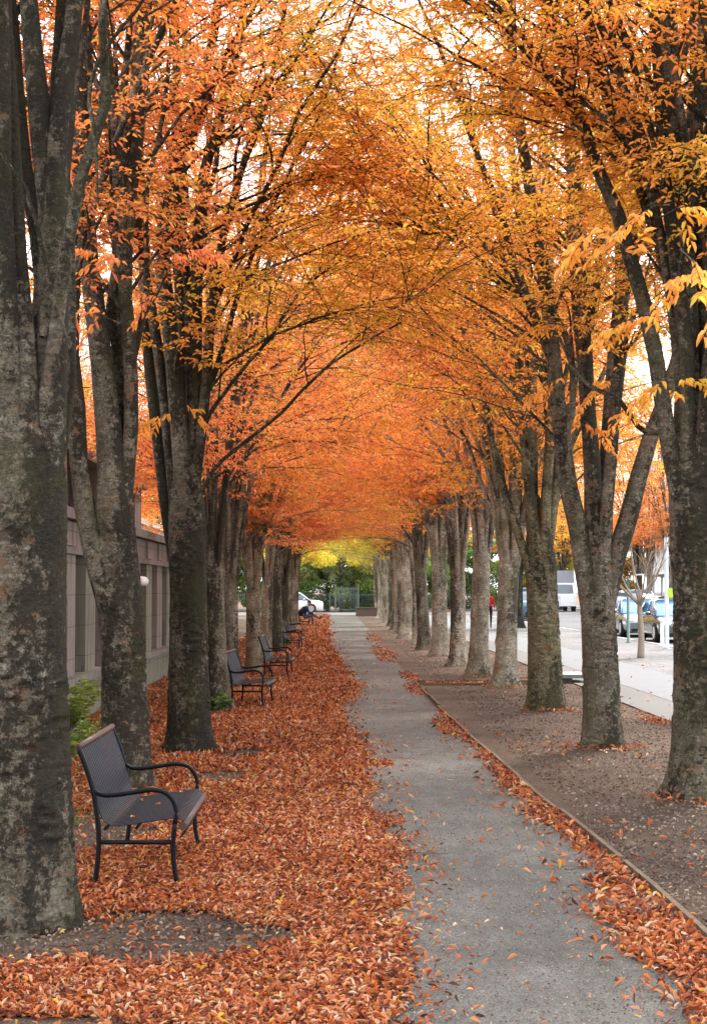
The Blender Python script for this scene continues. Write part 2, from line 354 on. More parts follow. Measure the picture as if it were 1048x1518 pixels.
# ------------------------------------------------------------------ leaves
def leaf_mesh(P, Dr, Nn, L, Wd, rich=False, curl=0.25, fold=0.25):
    """P base, Dr direction, Nn normal, L length, Wd width (arrays) -> verts, faces(per-leaf 2 faces)"""
    n = len(P)
    Dr = Dr/(np.linalg.norm(Dr, axis=1, keepdims=True)+1e-9)
    S = np.cross(Dr, Nn); S /= np.linalg.norm(S, axis=1, keepdims=True)+1e-9
    Z = np.cross(S, Dr)
    L = L[:, None]; Wd = Wd[:, None]
    def pt(u, w, z): return P + Dr*L*u + S*Wd*w + Z*(Wd*z*fold*2 - L*curl*u*u)
    if rich:
        vs = np.stack([pt(0, 0, 0), pt(0.28, 0.46, 1), pt(0.66, 0.40, 1), pt(1.0, 0, 0.3), pt(0.66, -0.40, 1), pt(0.28, -0.46, 1)], 1)
        f = np.array([[0, 1, 2, 3], [0, 3, 4, 5]])
    else:
        vs = np.stack([pt(0, 0, 0), pt(0.42, 0.5, 1), pt(1.0, 0, 0), pt(0.42, -0.5, 1)], 1)
        f = np.array([[0, 1, 2], [0, 2, 3]])
    k = vs.shape[1]
    F = (np.arange(n)[:, None, None]*k + f[None]).reshape(-1, f.shape[1])
    return vs.reshape(-1, 3), F

def unit(v): return v/(np.linalg.norm(v, axis=-1, keepdims=True)+1e-9)

def resample(pts, rad, K):
    pts = np.asarray(pts, float); rad = np.asarray(rad, float)
    # Catmull-Rom-ish smoothing through chord parameter
    d = np.concatenate([[0], np.cumsum(np.linalg.norm(np.diff(pts, axis=0), axis=1))]); u = np.linspace(0, d[-1], K)
    n = len(pts)
    m = np.gradient(pts, d, axis=0) if n > 2 else np.repeat((pts[-1:]-pts[:1])/d[-1], n, 0)
    i = np.clip(np.searchsorted(d, u, side='right')-1, 0, n-2); h = (d[i+1]-d[i])[:, None]; t = ((u-d[i])[:, None])/h
    o = (2*t**3-3*t**2+1)*pts[i] + (t**3-2*t**2+t)*h*m[i] + (-2*t**3+3*t**2)*pts[i+1] + (t**3-t**2)*h*m[i+1]
    return o, np.interp(u, d, rad)

# ------------------------------------------------------------------ trees
def trunk_shape(nb, R, r0, path, flare=0.35, hf=2.4, limb_az=(), mat=0, sides=40, knots=()):
    """path: function z -> centre offset (x,y). fluted tapering trunk from below ground to the fork"""
    zs = np.concatenate([[-0.12], np.linspace(0, 0.6, 14), np.linspace(0.66, hf+0.55, 40)])
    th = np.arange(sides)*2*PI/sides
    ph = R.rand(6)*2*PI; V = []; fine_ = sides > 100
    if fine_: zs = np.concatenate([[-0.12], np.arange(0, hf+0.55, 0.011)])
    ua = ((th-PI/2) % (2*PI))*r0
    roots = np.arange(5)*2*PI/5+R.uniform(-0.5, 0.5, 5)
    for z in zs:
        zc = max(z, 0)
        t = zc/hf
        rr = r0*(1.06-0.14*min(t, 1))
        lob = 1+0.035*np.sin(2*th+ph[0]+z*0.5)+0.03*np.sin(3*th+ph[1]-z*0.8)+0.018*np.sin(5*th+ph[2]+z*1.3)+0.01*np.sin(9*th+ph[3]+z*4)
        fl = flare*math.exp(-zc/0.17)+0.10*math.exp(-zc/0.6)
        rt = sum(np.exp(-((np.angle(np.exp(1j*(th-a))))/0.35)**2) for a in roots)
        lob = lob + fl*(0.45+0.75*rt)*(1 if z >= 0 else 1.15)
        if len(limb_az):
            up = max(0, (t-0.55)/0.45)**1.5
            la = sum(np.exp(-((np.angle(np.exp(1j*(th-a))))/0.42)**2) for a in limb_az)
            lob = lob + up*(0.22*np.minimum(la, 1.1)-0.06)
        close = 1.0 if z < hf-0.5 else max(0.10, 1-0.9*((z-hf+0.5)/1.05)**1.6)
        rad = rr*lob*close
        for (ka, kz, ks, kh) in knots:
            dd = (np.angle(np.exp(1j*(th-ka)))*r0)**2+(z-kz)**2; d = np.sqrt(dd)
            rad = rad + kh*(np.exp(-((d-ks)/(ks*0.45))**2)*1.0 + 0.45*np.exp(-(d/ks)**2))
        if fine_:
            w1 = smooth_noise(ua+5, ua*0+z+3, 201, 0.30)
            a1 = smooth_noise(ua+1+0.03*w1, ua*0+z*1.6+0.05*w1, 202, 0.055); a2 = smooth_noise(ua+2, ua*0+z*2.2, 203, 0.026); a3 = smooth_noise(ua+7, ua*0+z*1.2, 204, 0.013)
            pl = np.clip((w1-0.42)*6, 0, 1)
            rad = rad + pl*(0.014*np.clip((a1-0.5)*5, -0.6, 0.6)+0.004*(a2-0.5)*2) + 0.0025*(a3-0.5)*2 + 0.0035*(smooth_noise(ua*0.35, ua*0+z, 205, 0.018)-0.5)
        else: rad = rad + 0.004*(R.rand(sides)-0.5)
        c = path(z)
        V.append(np.stack([c[0]+rad*np.cos(th), c[1]+rad*np.sin(th), np.full(sides, z)], 1))
    V = np.concatenate(V); n = len(zs); i = np.arange(n*sides).reshape(n, sides)
    f = np.stack([i[:-1], np.roll(i[:-1], -1, 1), np.roll(i[1:], -1, 1), i[1:]], -1).reshape(-1, 4)
    nb.add(V, f, mat)
    nb.f.append((i[-1]+nb.n-len(V))[None]); nb.m.append(np.full(1, mat)); nb.a.append(np.zeros(1)); nb.sm.append(np.full(1, True))

def grow_crown(R, limbs, wood, zmin=3.7, ztop=11.5, per=9, tert=10, shoots=7, lps=4, leaf=0.068, rich=False, shoot_wood=False,
               dirbias=None, zd=7.0, keep=None, drop=0.0, twsides=3, maxr=3.4):
    """limbs: list of (pts K,3 / rad K). wood: NB. returns leaf arrays"""
    secP, secR = [], []
    for (lp, lr) in limbs:
        zz = lp[:, 2]
        idx = np.where(zz > zmin-0.6)[0]
        if len(idx) < 2: continue
        u0 = idx[0]/(len(lp)-1)
        n = max(2, int(round(per*(1-u0)*(0.8+0.4*R.rand()))))
        uu = np.sort(u0+(1-u0)*(R.rand(n)*0.98)); uu = np.append(uu, [1.0, 0.985])
        for u in uu:
            x = u*(len(lp)-1); i = min(int(x), len(lp)-2); f = x-i
            p = lp[i]*(1-f)+lp[i+1]*f; r = lr[i]*(1-f)+lr[i+1]*f
            T = unit(lp[i+1]-lp[i])
            out = np.array([p[0], p[1], 0.0]); laz = math.atan2(out[1]+T[1]*2, out[0]+T[0]*2)
            az = laz+R.normal(0, 1.15)
            el = math.radians(R.uniform(8, 50)) if u < 0.95 else math.radians(R.uniform(35, 75))
            d = np.array([math.cos(az)*math.cos(el), math.sin(az)*math.cos(el), math.sin(el)])
            d = unit(d*1.0+T*0.35)
            L = R.uniform(1.1, 2.9)*(1.0-0.5*max(0, (p[2]-6)/6))
            K = 7; s = np.linspace(0, 1, K)[:, None]
            side = unit(np.cross(d, [0, 0, 1]))
            P = p+d*L*s+np.array([0, 0, -1])*L*R.uniform(0.10, 0.38)*s**2+side*L*R.normal(0, 0.13)*s**2+np.cumsum(R.normal(0, 0.02, (K, 3)), 0)*(s > 0)
            rr = min(r*0.55, 0.022)
            secP.append(P); secR.append(np.linspace(max(rr, 0.006), 0.0035, K))
    secP = np.array(secP); secR = np.array(secR)
    if len(secP) == 0: return None
    v, q = tubes(secP, secR, 5); wood.add(v, q, 0)
    # tertiary twigs
    N = len(secP)
    u = (np.arange(tert)[None]+R.rand(N, tert))/tert*0.85+0.15
    x = u*6; i = np.clip(x.astype(int), 0, 5); f = (x-i)[..., None]
    ar = np.arange(N)[:, None]
    p = secP[ar, i]*(1-f)+secP[ar, i+1]*f
    T = unit(secP[ar, i+1]-secP[ar, i])
    side = unit(np.cross(T, np.array([0, 0, 1.0])))*np.where(np.arange(tert) % 2, 1, -1)[None, :, None]
    d = unit(T*R.uniform(0.4, 1.0, (N, tert, 1))+side*R.uniform(0.5, 1.1, (N, tert, 1))+R.normal(0, 0.28, (N, tert, 3)))
    L = R.uniform(0.35, 0.95, (N, tert, 1))
    K = 5; s = np.linspace(0, 1, K)[None, :, None]
    p = p.reshape(-1, 1, 3); d = d.reshape(-1, 1, 3); L = L.reshape(-1, 1, 1); M_ = len(p)
    TP = p+d*L*s+np.array([0, 0, -1.0])*L*R.uniform(0.0, 0.35, (M_, 1, 1))*s**2+R.normal(0, 0.012, (M_, K, 3))*(s > 0)
    if keep is not None:
        ok = keep(TP[:, 2], 0.25); TP = TP[ok]; M_ = len(TP)
    v, q = tubes(TP, np.repeat(np.linspace(0.004, 0.0018, K)[None], M_, 0), twsides); wood.add(v, q, 0)
    # shoots with leaves in flat sprays
    u = (np.arange(shoots)[None]+R.rand(M_, shoots))/shoots
    x = u*(K-1); i = np.clip(x.astype(int), 0, K-2); f = (x-i)[..., None]; ar = np.arange(M_)[:, None]
    p = TP[ar, i]*(1-f)+TP[ar, i+1]*f; T = unit(TP[ar, i+1]-TP[ar, i])
    side = unit(np.cross(T, np.array([0, 0, 1.0])))*np.where(np.arange(shoots) % 2, 1, -1)[None, :, None]
    d = unit(T*0.75+side*R.uniform(0.3, 1.1, (M_, shoots, 1))+R.normal(0, 0.22, (M_, shoots, 3)))
    L = R.uniform(0.08, 0.24, (M_, shoots, 1))*np.where(u[..., None] > 0.9, 0.6, 1)
    p = p.reshape(-1, 3); d = d.reshape(-1, 3); L = L.reshape(-1, 1)
    e = p+d*L+np.array([0, 0, -0.02])
    if shoot_wood:
        v, q = tubes(np.stack([p, e], 1), np.full((len(p), 2), 0.0014), 3); wood.add(v, q, 0)
    u = (np.arange(lps)[None]+0.5+R.uniform(-0.3, 0.3, (len(p), lps)))/lps
    lp = p[:, None]+(e-p)[:, None]*u[..., None]
    side = unit(np.cross(d, np.array([0, 0, 1.0])))[:, None]*np.where(np.arange(lps) % 2, 1, -1)[None, :, None]
    ld = unit(d[:, None]*0.9+side*0.75+np.array([0, 0, -0.35])+R.normal(0, 0.32, (len(p), lps, 3)))
    ln = unit(np.array([0, 0, 1.0])+R.normal(0, 0.45, (len(p), lps, 3)))
    lp = lp.reshape(-1, 3); ld = ld.reshape(-1, 3); ln = ln.reshape(-1, 3)
    n = len(lp)
    rnd = np.clip(np.repeat(R.rand(len(p)), lps)*0.5+R.rand(n)*0.5, 0, 1)
    ok = R.rand(n) > drop+np.clip((lp[:, 2]-zd)/zd, 0, 0.5)
    if keep is not None: ok &= keep(lp, 0.0)
    lp, ld, ln, rnd = lp[ok], ld[ok], ln[ok], rnd[ok]; n = len(lp)
    LL = leaf*R.uniform(0.7, 1.25, n)
    v, fcs = leaf_mesh(lp, ld, ln, LL, LL*R.uniform(0.30, 0.42, n), rich=rich, curl=0.18)
    return v, fcs, np.repeat(rnd, 2)

def sublimbs(R, limbs, zlo=2.9, zhi=7.0, n=(1, 2), ztop=11.0):
    out = []
    for (lp, lr) in limbs:
        for _ in range(R.randint(n[0], n[1]+1)):
            z = R.uniform(zlo, zhi); i = int(np.argmin(np.abs(lp[:, 2]-z)))
            if i < 1 or i > len(lp)-3: continue
            p = lp[i]; T = unit(lp[i+1]-lp[i]); az = math.atan2(T[1], T[0])+R.normal(0, 0.9)
            d = unit(T+np.array([math.cos(az), math.sin(az), 0])*R.uniform(0.15, 0.5))
            L = (ztop-p[2])*R.uniform(0.6, 0.95); K = 9; s = np.linspace(0, 1, K)[:, None]
            oz = np.array([math.cos(az), math.sin(az), -0.15])
            P = p+d*L*s+oz*L*R.uniform(0.0, 0.22)*s**2+np.cumsum(R.normal(0, 0.035, (K, 3)), 0)*(s > 0)
            r = lr[i]*0.62
            out.append((P, np.linspace(r, 0.009, K)))
    return out

def low_branches(R, limbs, n, z0, z1):
    out = []
    for k in range(n):
        lp, lr = limbs[R.randint(len(limbs))]; z = R.uniform(z0, z1); i = int(np.argmin(np.abs(lp[:, 2]-z)))
        if i < 1 or i > len(lp)-2: continue
        p = lp[i]; a = math.atan2(p[1], p[0])+R.normal(0, 0.8); el = math.radians(R.uniform(22, 48)); L = R.uniform(1.8, 3.2)
        d = np.array([math.cos(a)*math.cos(el), math.sin(a)*math.cos(el), math.sin(el)]); K = 10; s = np.linspace(0, 1, K)[:, None]
        P = p+d*L*s+np.array([0, 0, -1.0])*L*R.uniform(0.1, 0.35)*s**2+np.cumsum(R.normal(0, 0.025, (K, 3)), 0)*(s > 0)
        out.append((P, np.linspace(min(lr[i]*0.45, 0.02), 0.005, K)))
    return out

def crown_keep(zlow, seed):
    def k(p, m):
        z = p[:, 2]; lim = zlow+0.9*(smooth_noise(p[:, 0]+50, p[:, 1]+50, seed, 0.9)-0.5)+0.25*(smooth_noise(p[:, 0]+90, p[:, 1]+50, seed+1, 0.3)-0.5)
        return z > lim-m
    return k

def finish_tree(wood, leaves, name='avenue_tree'):
    tm = np_mesh('trunk', np.concatenate(wood.v), wood.f, wood.m, None, wood.sm); tm.materials.append(M['bark'])
    v, f, r = leaves
    cm = np_mesh('crown', v, [f], None, [r]); cm.materials.append(M['leaf'])
    return tm, cm

def place_tree(meshes, x, y, rz, sc, label, group, leafcol, barkcol=(1, 1, 1), name='avenue_tree', cat='tree'):
    root = empty(name, (x, y, 0), rz); root.scale = (sc, sc, sc)
    tag(root, label, cat, group)
    t = bpy.data.objects.new('trunk', meshes[0]); COL.objects.link(t); t.parent = root; t.color = barkcol if len(barkcol) == 4 else (*barkcol, 1)
    c = bpy.data.objects.new('crown', meshes[1]); COL.objects.link(c); c.parent = root; c.color = (*leafcol, 1)
    if leafcol in (GOLD, OLIVE) and name == 'avenue_tree': c.material_slots[0].link = 'OBJECT'; c.material_slots[0].material = M['gold_leaf']
    return root

def generic_tree(seed, hf=2.4, r0=0.2, nl=7, ztop=11.5, spread=3.0, zlow=3.9, **kw):
    R = rs(seed); wood = NB()
    az = (np.arange(nl)+R.uniform(-0.35, 0.35, nl))*2*PI/nl+R.rand()*6
    lean = R.normal(0, 0.03, 2)
    path = lambda z: (lean[0]*z, lean[1]*z)
    limbs = []
    for k, a in enumerate(az):
        K = 15; zs = np.linspace(hf-0.75, ztop*R.uniform(0.85, 1.03), K)
        s = (zs-zs[0])/(ztop-zs[0]); sp = spread*R.uniform(0.25, 1.0)
        rr = r0*0.42+sp*(0.28*s+0.72*s**1.7)
        aa = a+np.cumsum(R.normal(0, 0.06, K))
        c = np.array(path(hf))
        P = np.stack([c[0]+rr*np.cos(aa), c[1]+rr*np.sin(aa), zs], 1); P[2:] += np.cumsum(R.normal(0, 0.018, (K-2, 3)), 0)
        r1 = r0*R.uniform(0.22, 0.42)
        P[0, :2] = c+(P[0, :2]-c)*0.4; limbs.append((P, r1*(1-s)**0.75*0.96*np.clip(0.6+s*6, 0, 1)+0.010))
    trunk_shape(wood, R, r0, path, hf=hf, limb_az=az, sides=32, flare=R.uniform(0.3, 0.65),
                knots=[(R.rand()*6.28, R.uniform(0.8, 2.0), 0.05, 0.02) for _ in range(2)])
    sub = sublimbs(R, limbs, 2.9, 6.5, (1, 2), ztop)+low_branches(R, limbs, 7, 2.9, 4.6)
    for (P, r) in limbs: v, q = tubes(P[None], r[None], 12); wood.add(v, q)
    for (P, r) in sub: v, q = tubes(P[None], r[None], 8); wood.add(v, q)
    lv = grow_crown(R, limbs+sub, wood, zmin=zlow, keep=crown_keep(zlow, seed), **kw)
    return finish_tree(wood, lv)

def hero_tree(seed, base, D, r0, tpx, limbs_px, hf, zlow, ztop=10.5, leaf=0.072, extra=5, knots=(), flare=0.35, spread=2.6, rich=True, per=8, drop=0.06, extra_limb_az=None, tert=10, sprays=(), shoots=7, nsub=(1, 2), xkeep=None, nlow=3):
    """base (px,py) of the trunk foot; tpx list of (px,py) trunk centre line; limbs_px list of (pts[(px,py)], r0px, r1px, depth0, depth1)"""
    R = rs(seed); wood = NB()
    o = at(base[0], base[1], D); o[2] = 0
    sc = D/FPX
    tp = np.array([at(a, b, D)-o for a, b in tpx]); tz = tp[:, 2]; ordr = np.argsort(tz)
    path = lambda z: (float(np.interp(z, tz[ordr], tp[ordr, 0])), 0.0)
    limbs = []; azs = []
    for (pp, ra, rb, d0, d1) in limbs_px:
        n = len(pp); dd = np.linspace(d0, d1, n)
        P = np.array([at(a, b, D+dz)-o for (a, b), dz in zip(pp, dd)])
        rad = np.linspace(ra*sc*0.8, rb*sc*0.8, n)
        # carry the limb on above the frame
        if P[-1, 2] < ztop-1.0 and P[-1, 2] > 3.0 and rb*sc > 0.018:
            T = unit(P[-1]-P[-2]); L = ztop-P[-1, 2]
            T = unit(np.array([T[0]*0.7, T[1]*0.7, T[2]])+np.array([0, 0, 0.3]))
            ex = [P[-1]+T*L*f+np.array([T[0], T[1], 0])*L*0.25*f*f+R.normal(0, 0.06, 3) for f in (0.3, 0.65, 1.0)]
            rad = np.concatenate([rad, [rb*sc*0.75, rb*sc*0.45, 0.008]]); P = np.concatenate([P, ex])
        c0 = path(min(max(P[0, 2]-0.45, 0.3), hf)); tk = P[0, 2] < hf+0.25
        if tk: P = np.concatenate([[[c0[0]+(P[0, 0]-c0[0])*0.45, c0[1]+(P[0, 1]-c0[1])*0.45, P[0, 2]-0.45]], P]); rad = np.concatenate([[rad[0]*0.62], rad])
        if not tk:
            T0_ = unit(P[0]-P[1]); P = np.concatenate([[P[0]+T0_*0.3], P]); rad = np.concatenate([[rad[0]*0.25], rad])
        Pr, rr = resample(P, rad, 22)
        w = np.cumsum(R.normal(0, 0.008, (22, 3)), 0); w[:, 2] = 0
        limbs.append((Pr+w*(np.linspace(0, 1, 22)[:, None] > 0.1), rr)); azs.append(math.atan2(d1-d0, P[min(2, n-1), 0]-P[0, 0]))
    auto = []
    for k in range(extra):
        a = (extra_limb_az[k] if extra_limb_az else (k+R.rand()*0.6)*2*PI/extra)
        K = 15; zs = np.linspace(hf-0.7, ztop*R.uniform(0.85, 1.0), K); s = (zs-zs[0])/(ztop-zs[0]); sp = spread*R.uniform(0.4, 1.0)
        rr = r0*0.4+sp*(0.25*s+0.75*s**1.7); aa = a+np.cumsum(R.normal(0, 0.05, K)); c = path(hf)
        P = np.stack([c[0]+rr*np.cos(aa), c[1]+rr*np.sin(aa), zs], 1)
        auto.append((P, r0*R.uniform(0.3, 0.42)*(1-s)**0.75*0.96*np.clip(0.6+s*6, 0, 1)+0.010)); azs.append(a)
    trunk_shape(wood, R, r0, path, hf=hf, limb_az=azs, sides=150, flare=flare, knots=knots)
    for (P, r) in limbs+auto: v, q = tubes(P[None], r[None], 16); wood.add(v, q)
    big = [l for l in limbs if l[1][0] > 0.03]
    sub = sublimbs(R, big+auto, max(zlow-0.8, 3.2), 7.5, nsub, ztop)+low_branches(R, big+auto, nlow, max(zlow-0.7, 3.0), zlow+1.2)
    for (P, r) in sub: v, q = tubes(P[None], r[None], 8); wood.add(v, q)
    kf = crown_keep(zlow, seed)
    keep = kf
    if xkeep is not None: keep = lambda p, m: kf(p, m) & xkeep(p+np.array([o[0], o[1], 0]))
    lv = grow_crown(R, limbs+auto+sub, wood, zmin=zlow, leaf=leaf*0.86, rich=rich, shoot_wood=True, keep=keep, per=per, tert=tert, shoots=shoots, drop=drop, zd=6.0)
    # extra low sprays set by hand: (px,py,D,dx,dy(px),n,leaf)
    V, F, A = [lv[0]], [lv[1]], [lv[2]]; nn = len(lv[0])
    for (pa, pb, Dd, dz, nl, lf) in sprays:
        a = at(pa[0], pa[1], Dd)-o; b = at(pb[0], pb[1], Dd+dz)-o
        K = 6; s = np.linspace(0, 1, K)[:, None]
        P = a+(b-a)*s+np.array([0, 0, 1])*np.linalg.norm(b-a)*0.12*np.sin(s*PI)+R.normal(0, 0.008, (K, 3))
        v, q = tubes(P[None], np.linspace(0.006, 0.002, K)[None], 5); wood.add(v, q)
        m = max(3, nl//9); st, dd = [], []
        for j in range(m):
            u = 0.2+0.8*(j+R.rand())/m; x = u*(K-1); i = min(int(x), K-2); c = P[i]+(P[i+1]-P[i])*(x-i); T = unit(P[i+1]-P[i])
            sd = unit(np.cross(T, [0, 0.2, 1.0]))*(1 if j % 2 else -1)
            d = unit(T*0.7+sd*0.8+R.normal(0, 0.25, 3)+np.array([0, 0, -0.25])); L = R.uniform(0.12, 0.34)*lf/0.08
            v, q = tubes(np.stack([c, c+d*L])[None], np.full((1, 2), 0.0015), 3); wood.add(v, q)
            for t in range(9):
                ud = (t+0.7)/9; sgn = 1 if t % 2 else -1; s2 = unit(np.cross(d, [0, 0, 1.0]))
                st.append(c+d*L*ud); dd.append(unit(d*0.8+s2*sgn*0.8+np.array([0, 0, -0.55])+R.normal(0, 0.25, 3)))
        st = np.array(st); dd = np.array(dd); n = len(st); LL = lf*R.uniform(0.75, 1.25, n)
        v, f = leaf_mesh(st, dd, unit(np.array([0, -0.5, 1.0])+R.normal(0, 0.4, (n, 3))), LL, LL*R.uniform(0.3, 0.4, n), True, 0.2)
        V.append(v); F.append(f+nn); A.append(np.repeat(R.rand(n)*0.8, 2)); nn += len(v)
    lv = (np.concatenate(V), np.concatenate(F), np.concatenate(A))
    return finish_tree(wood, lv), o

ORANGE = (0.97, 0.29, 0.065); AMBER = (0.95, 0.54, 0.05); PINK = (0.97, 0.25, 0.13); PEACH_GLOW = (1.0, 0.50, 0.20); GOLD = (0.85, 0.58, 0.06); OLIVE = (0.50, 0.50, 0.06)  # peach puts the bright glow of the far tunnel into leaf colour
GL = 'trees of the left row'; GR = 'trees of the right row'

HERO = []
# left 1: the dark thick trunk filling the left edge
HERO.append((dict(seed=11, base=(25, 1370), D=8.85, r0=0.24, hf=2.55, zlow=5.0, flare=0.10, extra=3, extra_limb_az=[2.6, 1.2, 4.2], spread=2.6, leaf=0.07,
    tpx=[(30, 1400), (30, 1200), (28, 1000), (28, 800), (35, 650)],
    limbs_px=[([(62, 760), (76, 600), (84, 450), (80, 330), (66, 200), (55, 90), (46, -20)], 34, 17, -0.05, 0.3),
              ([(72, 420), (84, 300), (90, 190), (102, 90), (118, -20)], 24, 16, 0.0, 0.4),
              ([(52, 720), (66, 590), (88, 430), (98, 330), (122, 245), (150, 170), (158, 110), (150, 50), (156, -20)], 15, 7, -0.04, -0.36),
              ([(40, 720), (40, 560), (30, 420), (24, 290), (18, 150), (10, -20)], 24, 12, -0.1, -0.1),
              ([(70, 560), (62, 400), (40, 230), (26, 100), (20, -20)], 16, 13, 0.15, 0.5),
              ([(10, 720), (0, 600), (-6, 400), (-12, 200), (0, -20)], 26, 14, 0.1, 0.5),
              ([(100, 640), (108, 540), (112, 400), (104, 250), (128, 80), (140, -20)], 9, 6, 0.35, 1.0),
              ([(78, 430), (50, 340), (20, 250), (-20, 190)], 5, 3, -0.2, -0.5),
              ([(140, 215), (132, 100), (175, 30), (215, -20)], 4, 3, -0.3, -0.5)],
    knots=[(-1.3, 2.0, 0.05, 0.018), (-0.9, 1.2, 0.05, 0.012)]), 'thick dark mossy tree trunk filling the left edge, in front of the first bench', (1.1, 1.03, 0.92, 0.95), ORANGE, GL))
# left 2
HERO.append((dict(seed=12, base=(187, 1172), D=14.8, r0=0.196, hf=2.75, zlow=4.45, flare=0.2, extra=2, extra_limb_az=[2.0, 1.2], spread=2.6,
    tpx=[(187, 1172), (183, 1050), (181, 950), (176, 850), (168, 760), (165, 650)],
    limbs_px=[([(160, 900), (138, 820), (120, 750), (112, 680), (112, 600), (106, 520), (112, 400), (122, 250), (116, 100), (120, -20)], 20, 10, -0.1, -0.3),
              ([(172, 780), (162, 660), (150, 560), (136, 450), (124, 340), (113, 230), (120, 100), (110, -20)], 25, 12, -0.05, 0.2),
              ([(184, 760), (192, 640), (190, 520), (182, 400), (178, 300), (168, 200), (162, 100), (150, -20)], 15, 8, 0.0, 0.1),
              ([(178, 720), (176, 600), (168, 480), (174, 360), (180, 260), (196, 160), (205, 60), (208, -20)], 15, 8, 0.1, 0.5),
              ([(150, 560), (168, 420), (180, 330), (176, 180), (188, 60), (190, -20)], 9, 6, 0.1, 0.6),
              ([(185, 600), (200, 520), (215, 400), (212, 300), (235, 180), (250, 60)], 7, 4, 0.2, 0.9),
              ([(120, 700), (102, 560), (95, 420), (100, 300)], 8, 5, 0.1, 0.6)],
    knots=[(-1.5, 2.33, 0.055, 0.035), (-1.9, 1.75, 0.05, 0.018)],
    sprays=[((205, 400), (110, 375), 12.9, -0.2, 90, 0.075), ((230, 385), (330, 380), 13.6, 0.1, 70, 0.075), ((180, 480), (105, 465), 13.2, 0, 45, 0.075), ((160, 260), (100, 240), 13.2, 0, 40, 0.075), ((255, 440), (205, 455), 14, 0, 30, 0.075)]),
    'grey leaning tree with an oval scar, directly behind the first bench', (1.25, 1.18, 1.07, 0.99), PINK, GL))
# left 3
HERO.append((dict(seed=13, base=(280, 1116), D=18.2, r0=0.205, hf=2.95, zlow=4.3, flare=0.4, extra=2, extra_limb_az=[1.6, 2.8], spread=2.8,
    tpx=[(280, 1116), (278, 1000), (279, 900), (277, 800), (274, 700), (272, 640)],
    limbs_px=[([(264, 850), (250, 770), (238, 690), (228, 610), (218, 520), (212, 400), (205, 250), (200, 100), (190, -20)], 14, 8, 0.15, 0.5),
              ([(272, 720), (262, 600), (252, 480), (242, 380), (252, 300), (272, 230), (296, 160), (316, 80), (330, 0)], 17, 8, -0.1, -0.2),
              ([(282, 720), (288, 600), (288, 480), (292, 360), (302, 250), (330, 150), (352, 60), (365, -20)], 14, 7, 0.0, 0.3),
              ([(290, 710), (302, 600), (312, 490), (326, 380), (345, 290), (372, 200), (400, 110)], 11, 5, 0.0, 0.0),
              ([(270, 700), (268, 560), (264, 430), (264, 330), (258, 200), (262, 60), (262, -20)], 11, 6, 0.1, 0.6),
              ([(292, 745), (318, 692), (362, 655), (420, 606), (478, 545), (540, 505), (590, 478)], 4.2, 1.8, -0.1, -0.3),
              ([(296, 660), (310, 620), (350, 560), (400, 500), (440, 440), (500, 390)], 4.5, 2, -0.1, 0.3),
              ([(300, 600), (330, 520), (352, 440), (390, 340), (430, 250), (470, 180)], 6, 3, 0.1, 0.5)],
    knots=[(-1.4, 1.5, 0.05, 0.02), (-1.2, 0.5, 0.07, 0.02)],
    sprays=[((270, 610), (200, 640), 16.8, 0, 80, 0.075), ((262, 590), (300, 625), 17, 0, 35, 0.075), ((300, 410), (350, 400), 17, 0, 50, 0.075)]),
    'dark mossy tree with a flared base, third in the left row', (1.05, 0.98, 0.88, 0.93), AMBER, GL))
# right 1
HERO.append((dict(seed=21, base=(1037, 1182), D=14.3, r0=0.215, hf=2.95, zlow=4.55, flare=0.6, extra=3, extra_limb_az=[0.3, 1.4, -0.8], spread=2.6, leaf=0.075,
    tpx=[(1037, 1182), (1036, 1050), (1034, 900), (1026, 760), (1020, 650)],
    limbs_px=[([(1005, 730), (988, 640), (979, 575), (964, 475), (939, 390), (919, 325), (889, 250), (869, 190), (849, 130), (824, 35), (812, -20)], 17, 9, -0.1, -0.2),
              ([(1012, 700), (1008, 580), (1002, 500), (984, 375), (964, 320), (939, 240), (914, 165), (884, 90), (869, 30), (862, -20)], 16, 10, 0.0, 0.3),
              ([(990, 420), (974, 310), (959, 260), (939, 160), (919, 90), (906, 0)], 9, 6, -0.1, -0.5),
              ([(1018, 640), (1012, 500), (995, 390), (979, 260), (970, 110), (962, -20)], 14, 10, -0.15, -0.3),
              ([(1028, 680), (1020, 520), (1010, 350), (1004, 250), (995, 125), (986, -20)], 22, 16, 0.05, 0.3),
              ([(1040, 650), (1040, 450), (1030, 280), (1028, 140), (1034, -20)], 12, 9, 0.2, 0.8),
              ([(1048, 700), (1054, 500), (1050, 300), (1062, 100), (1068, -20)], 18, 12, -0.1, -0.4),
              ([(1010, 640), (960, 640), (920, 590), (880, 570), (840, 500)], 6, 3, 0.1, 0.8)],
    knots=[(-1.9, 2.5, 0.05, 0.02)],
    sprays=[((1010, 370), (1060, 470), 9.0, -0.2, 60, 0.068), ((1060, 400), (970, 440), 9.4, 0, 60, 0.066), ((990, 300), (900, 360), 10.8, -0.1, 60, 0.07), ((975, 320), (1045, 310), 11.0, 0, 50, 0.085),
            ((985, 470), (890, 500), 12.6, 0, 70, 0.08), ((1000, 560), (940, 600), 13.0, 0, 60, 0.08), ((880, 345), (860, 365), 10.8, 0, 20, 0.095), ((975, 600), (1050, 560), 13.2, 0, 50, 0.08), ((940, 395), (905, 350), 10.8, 0, 20, 0.09)]),
    'stout tree with a spreading root flare, cut by the right edge', (1.05, 0.98, 0.86, 0.95), AMBER, GR))
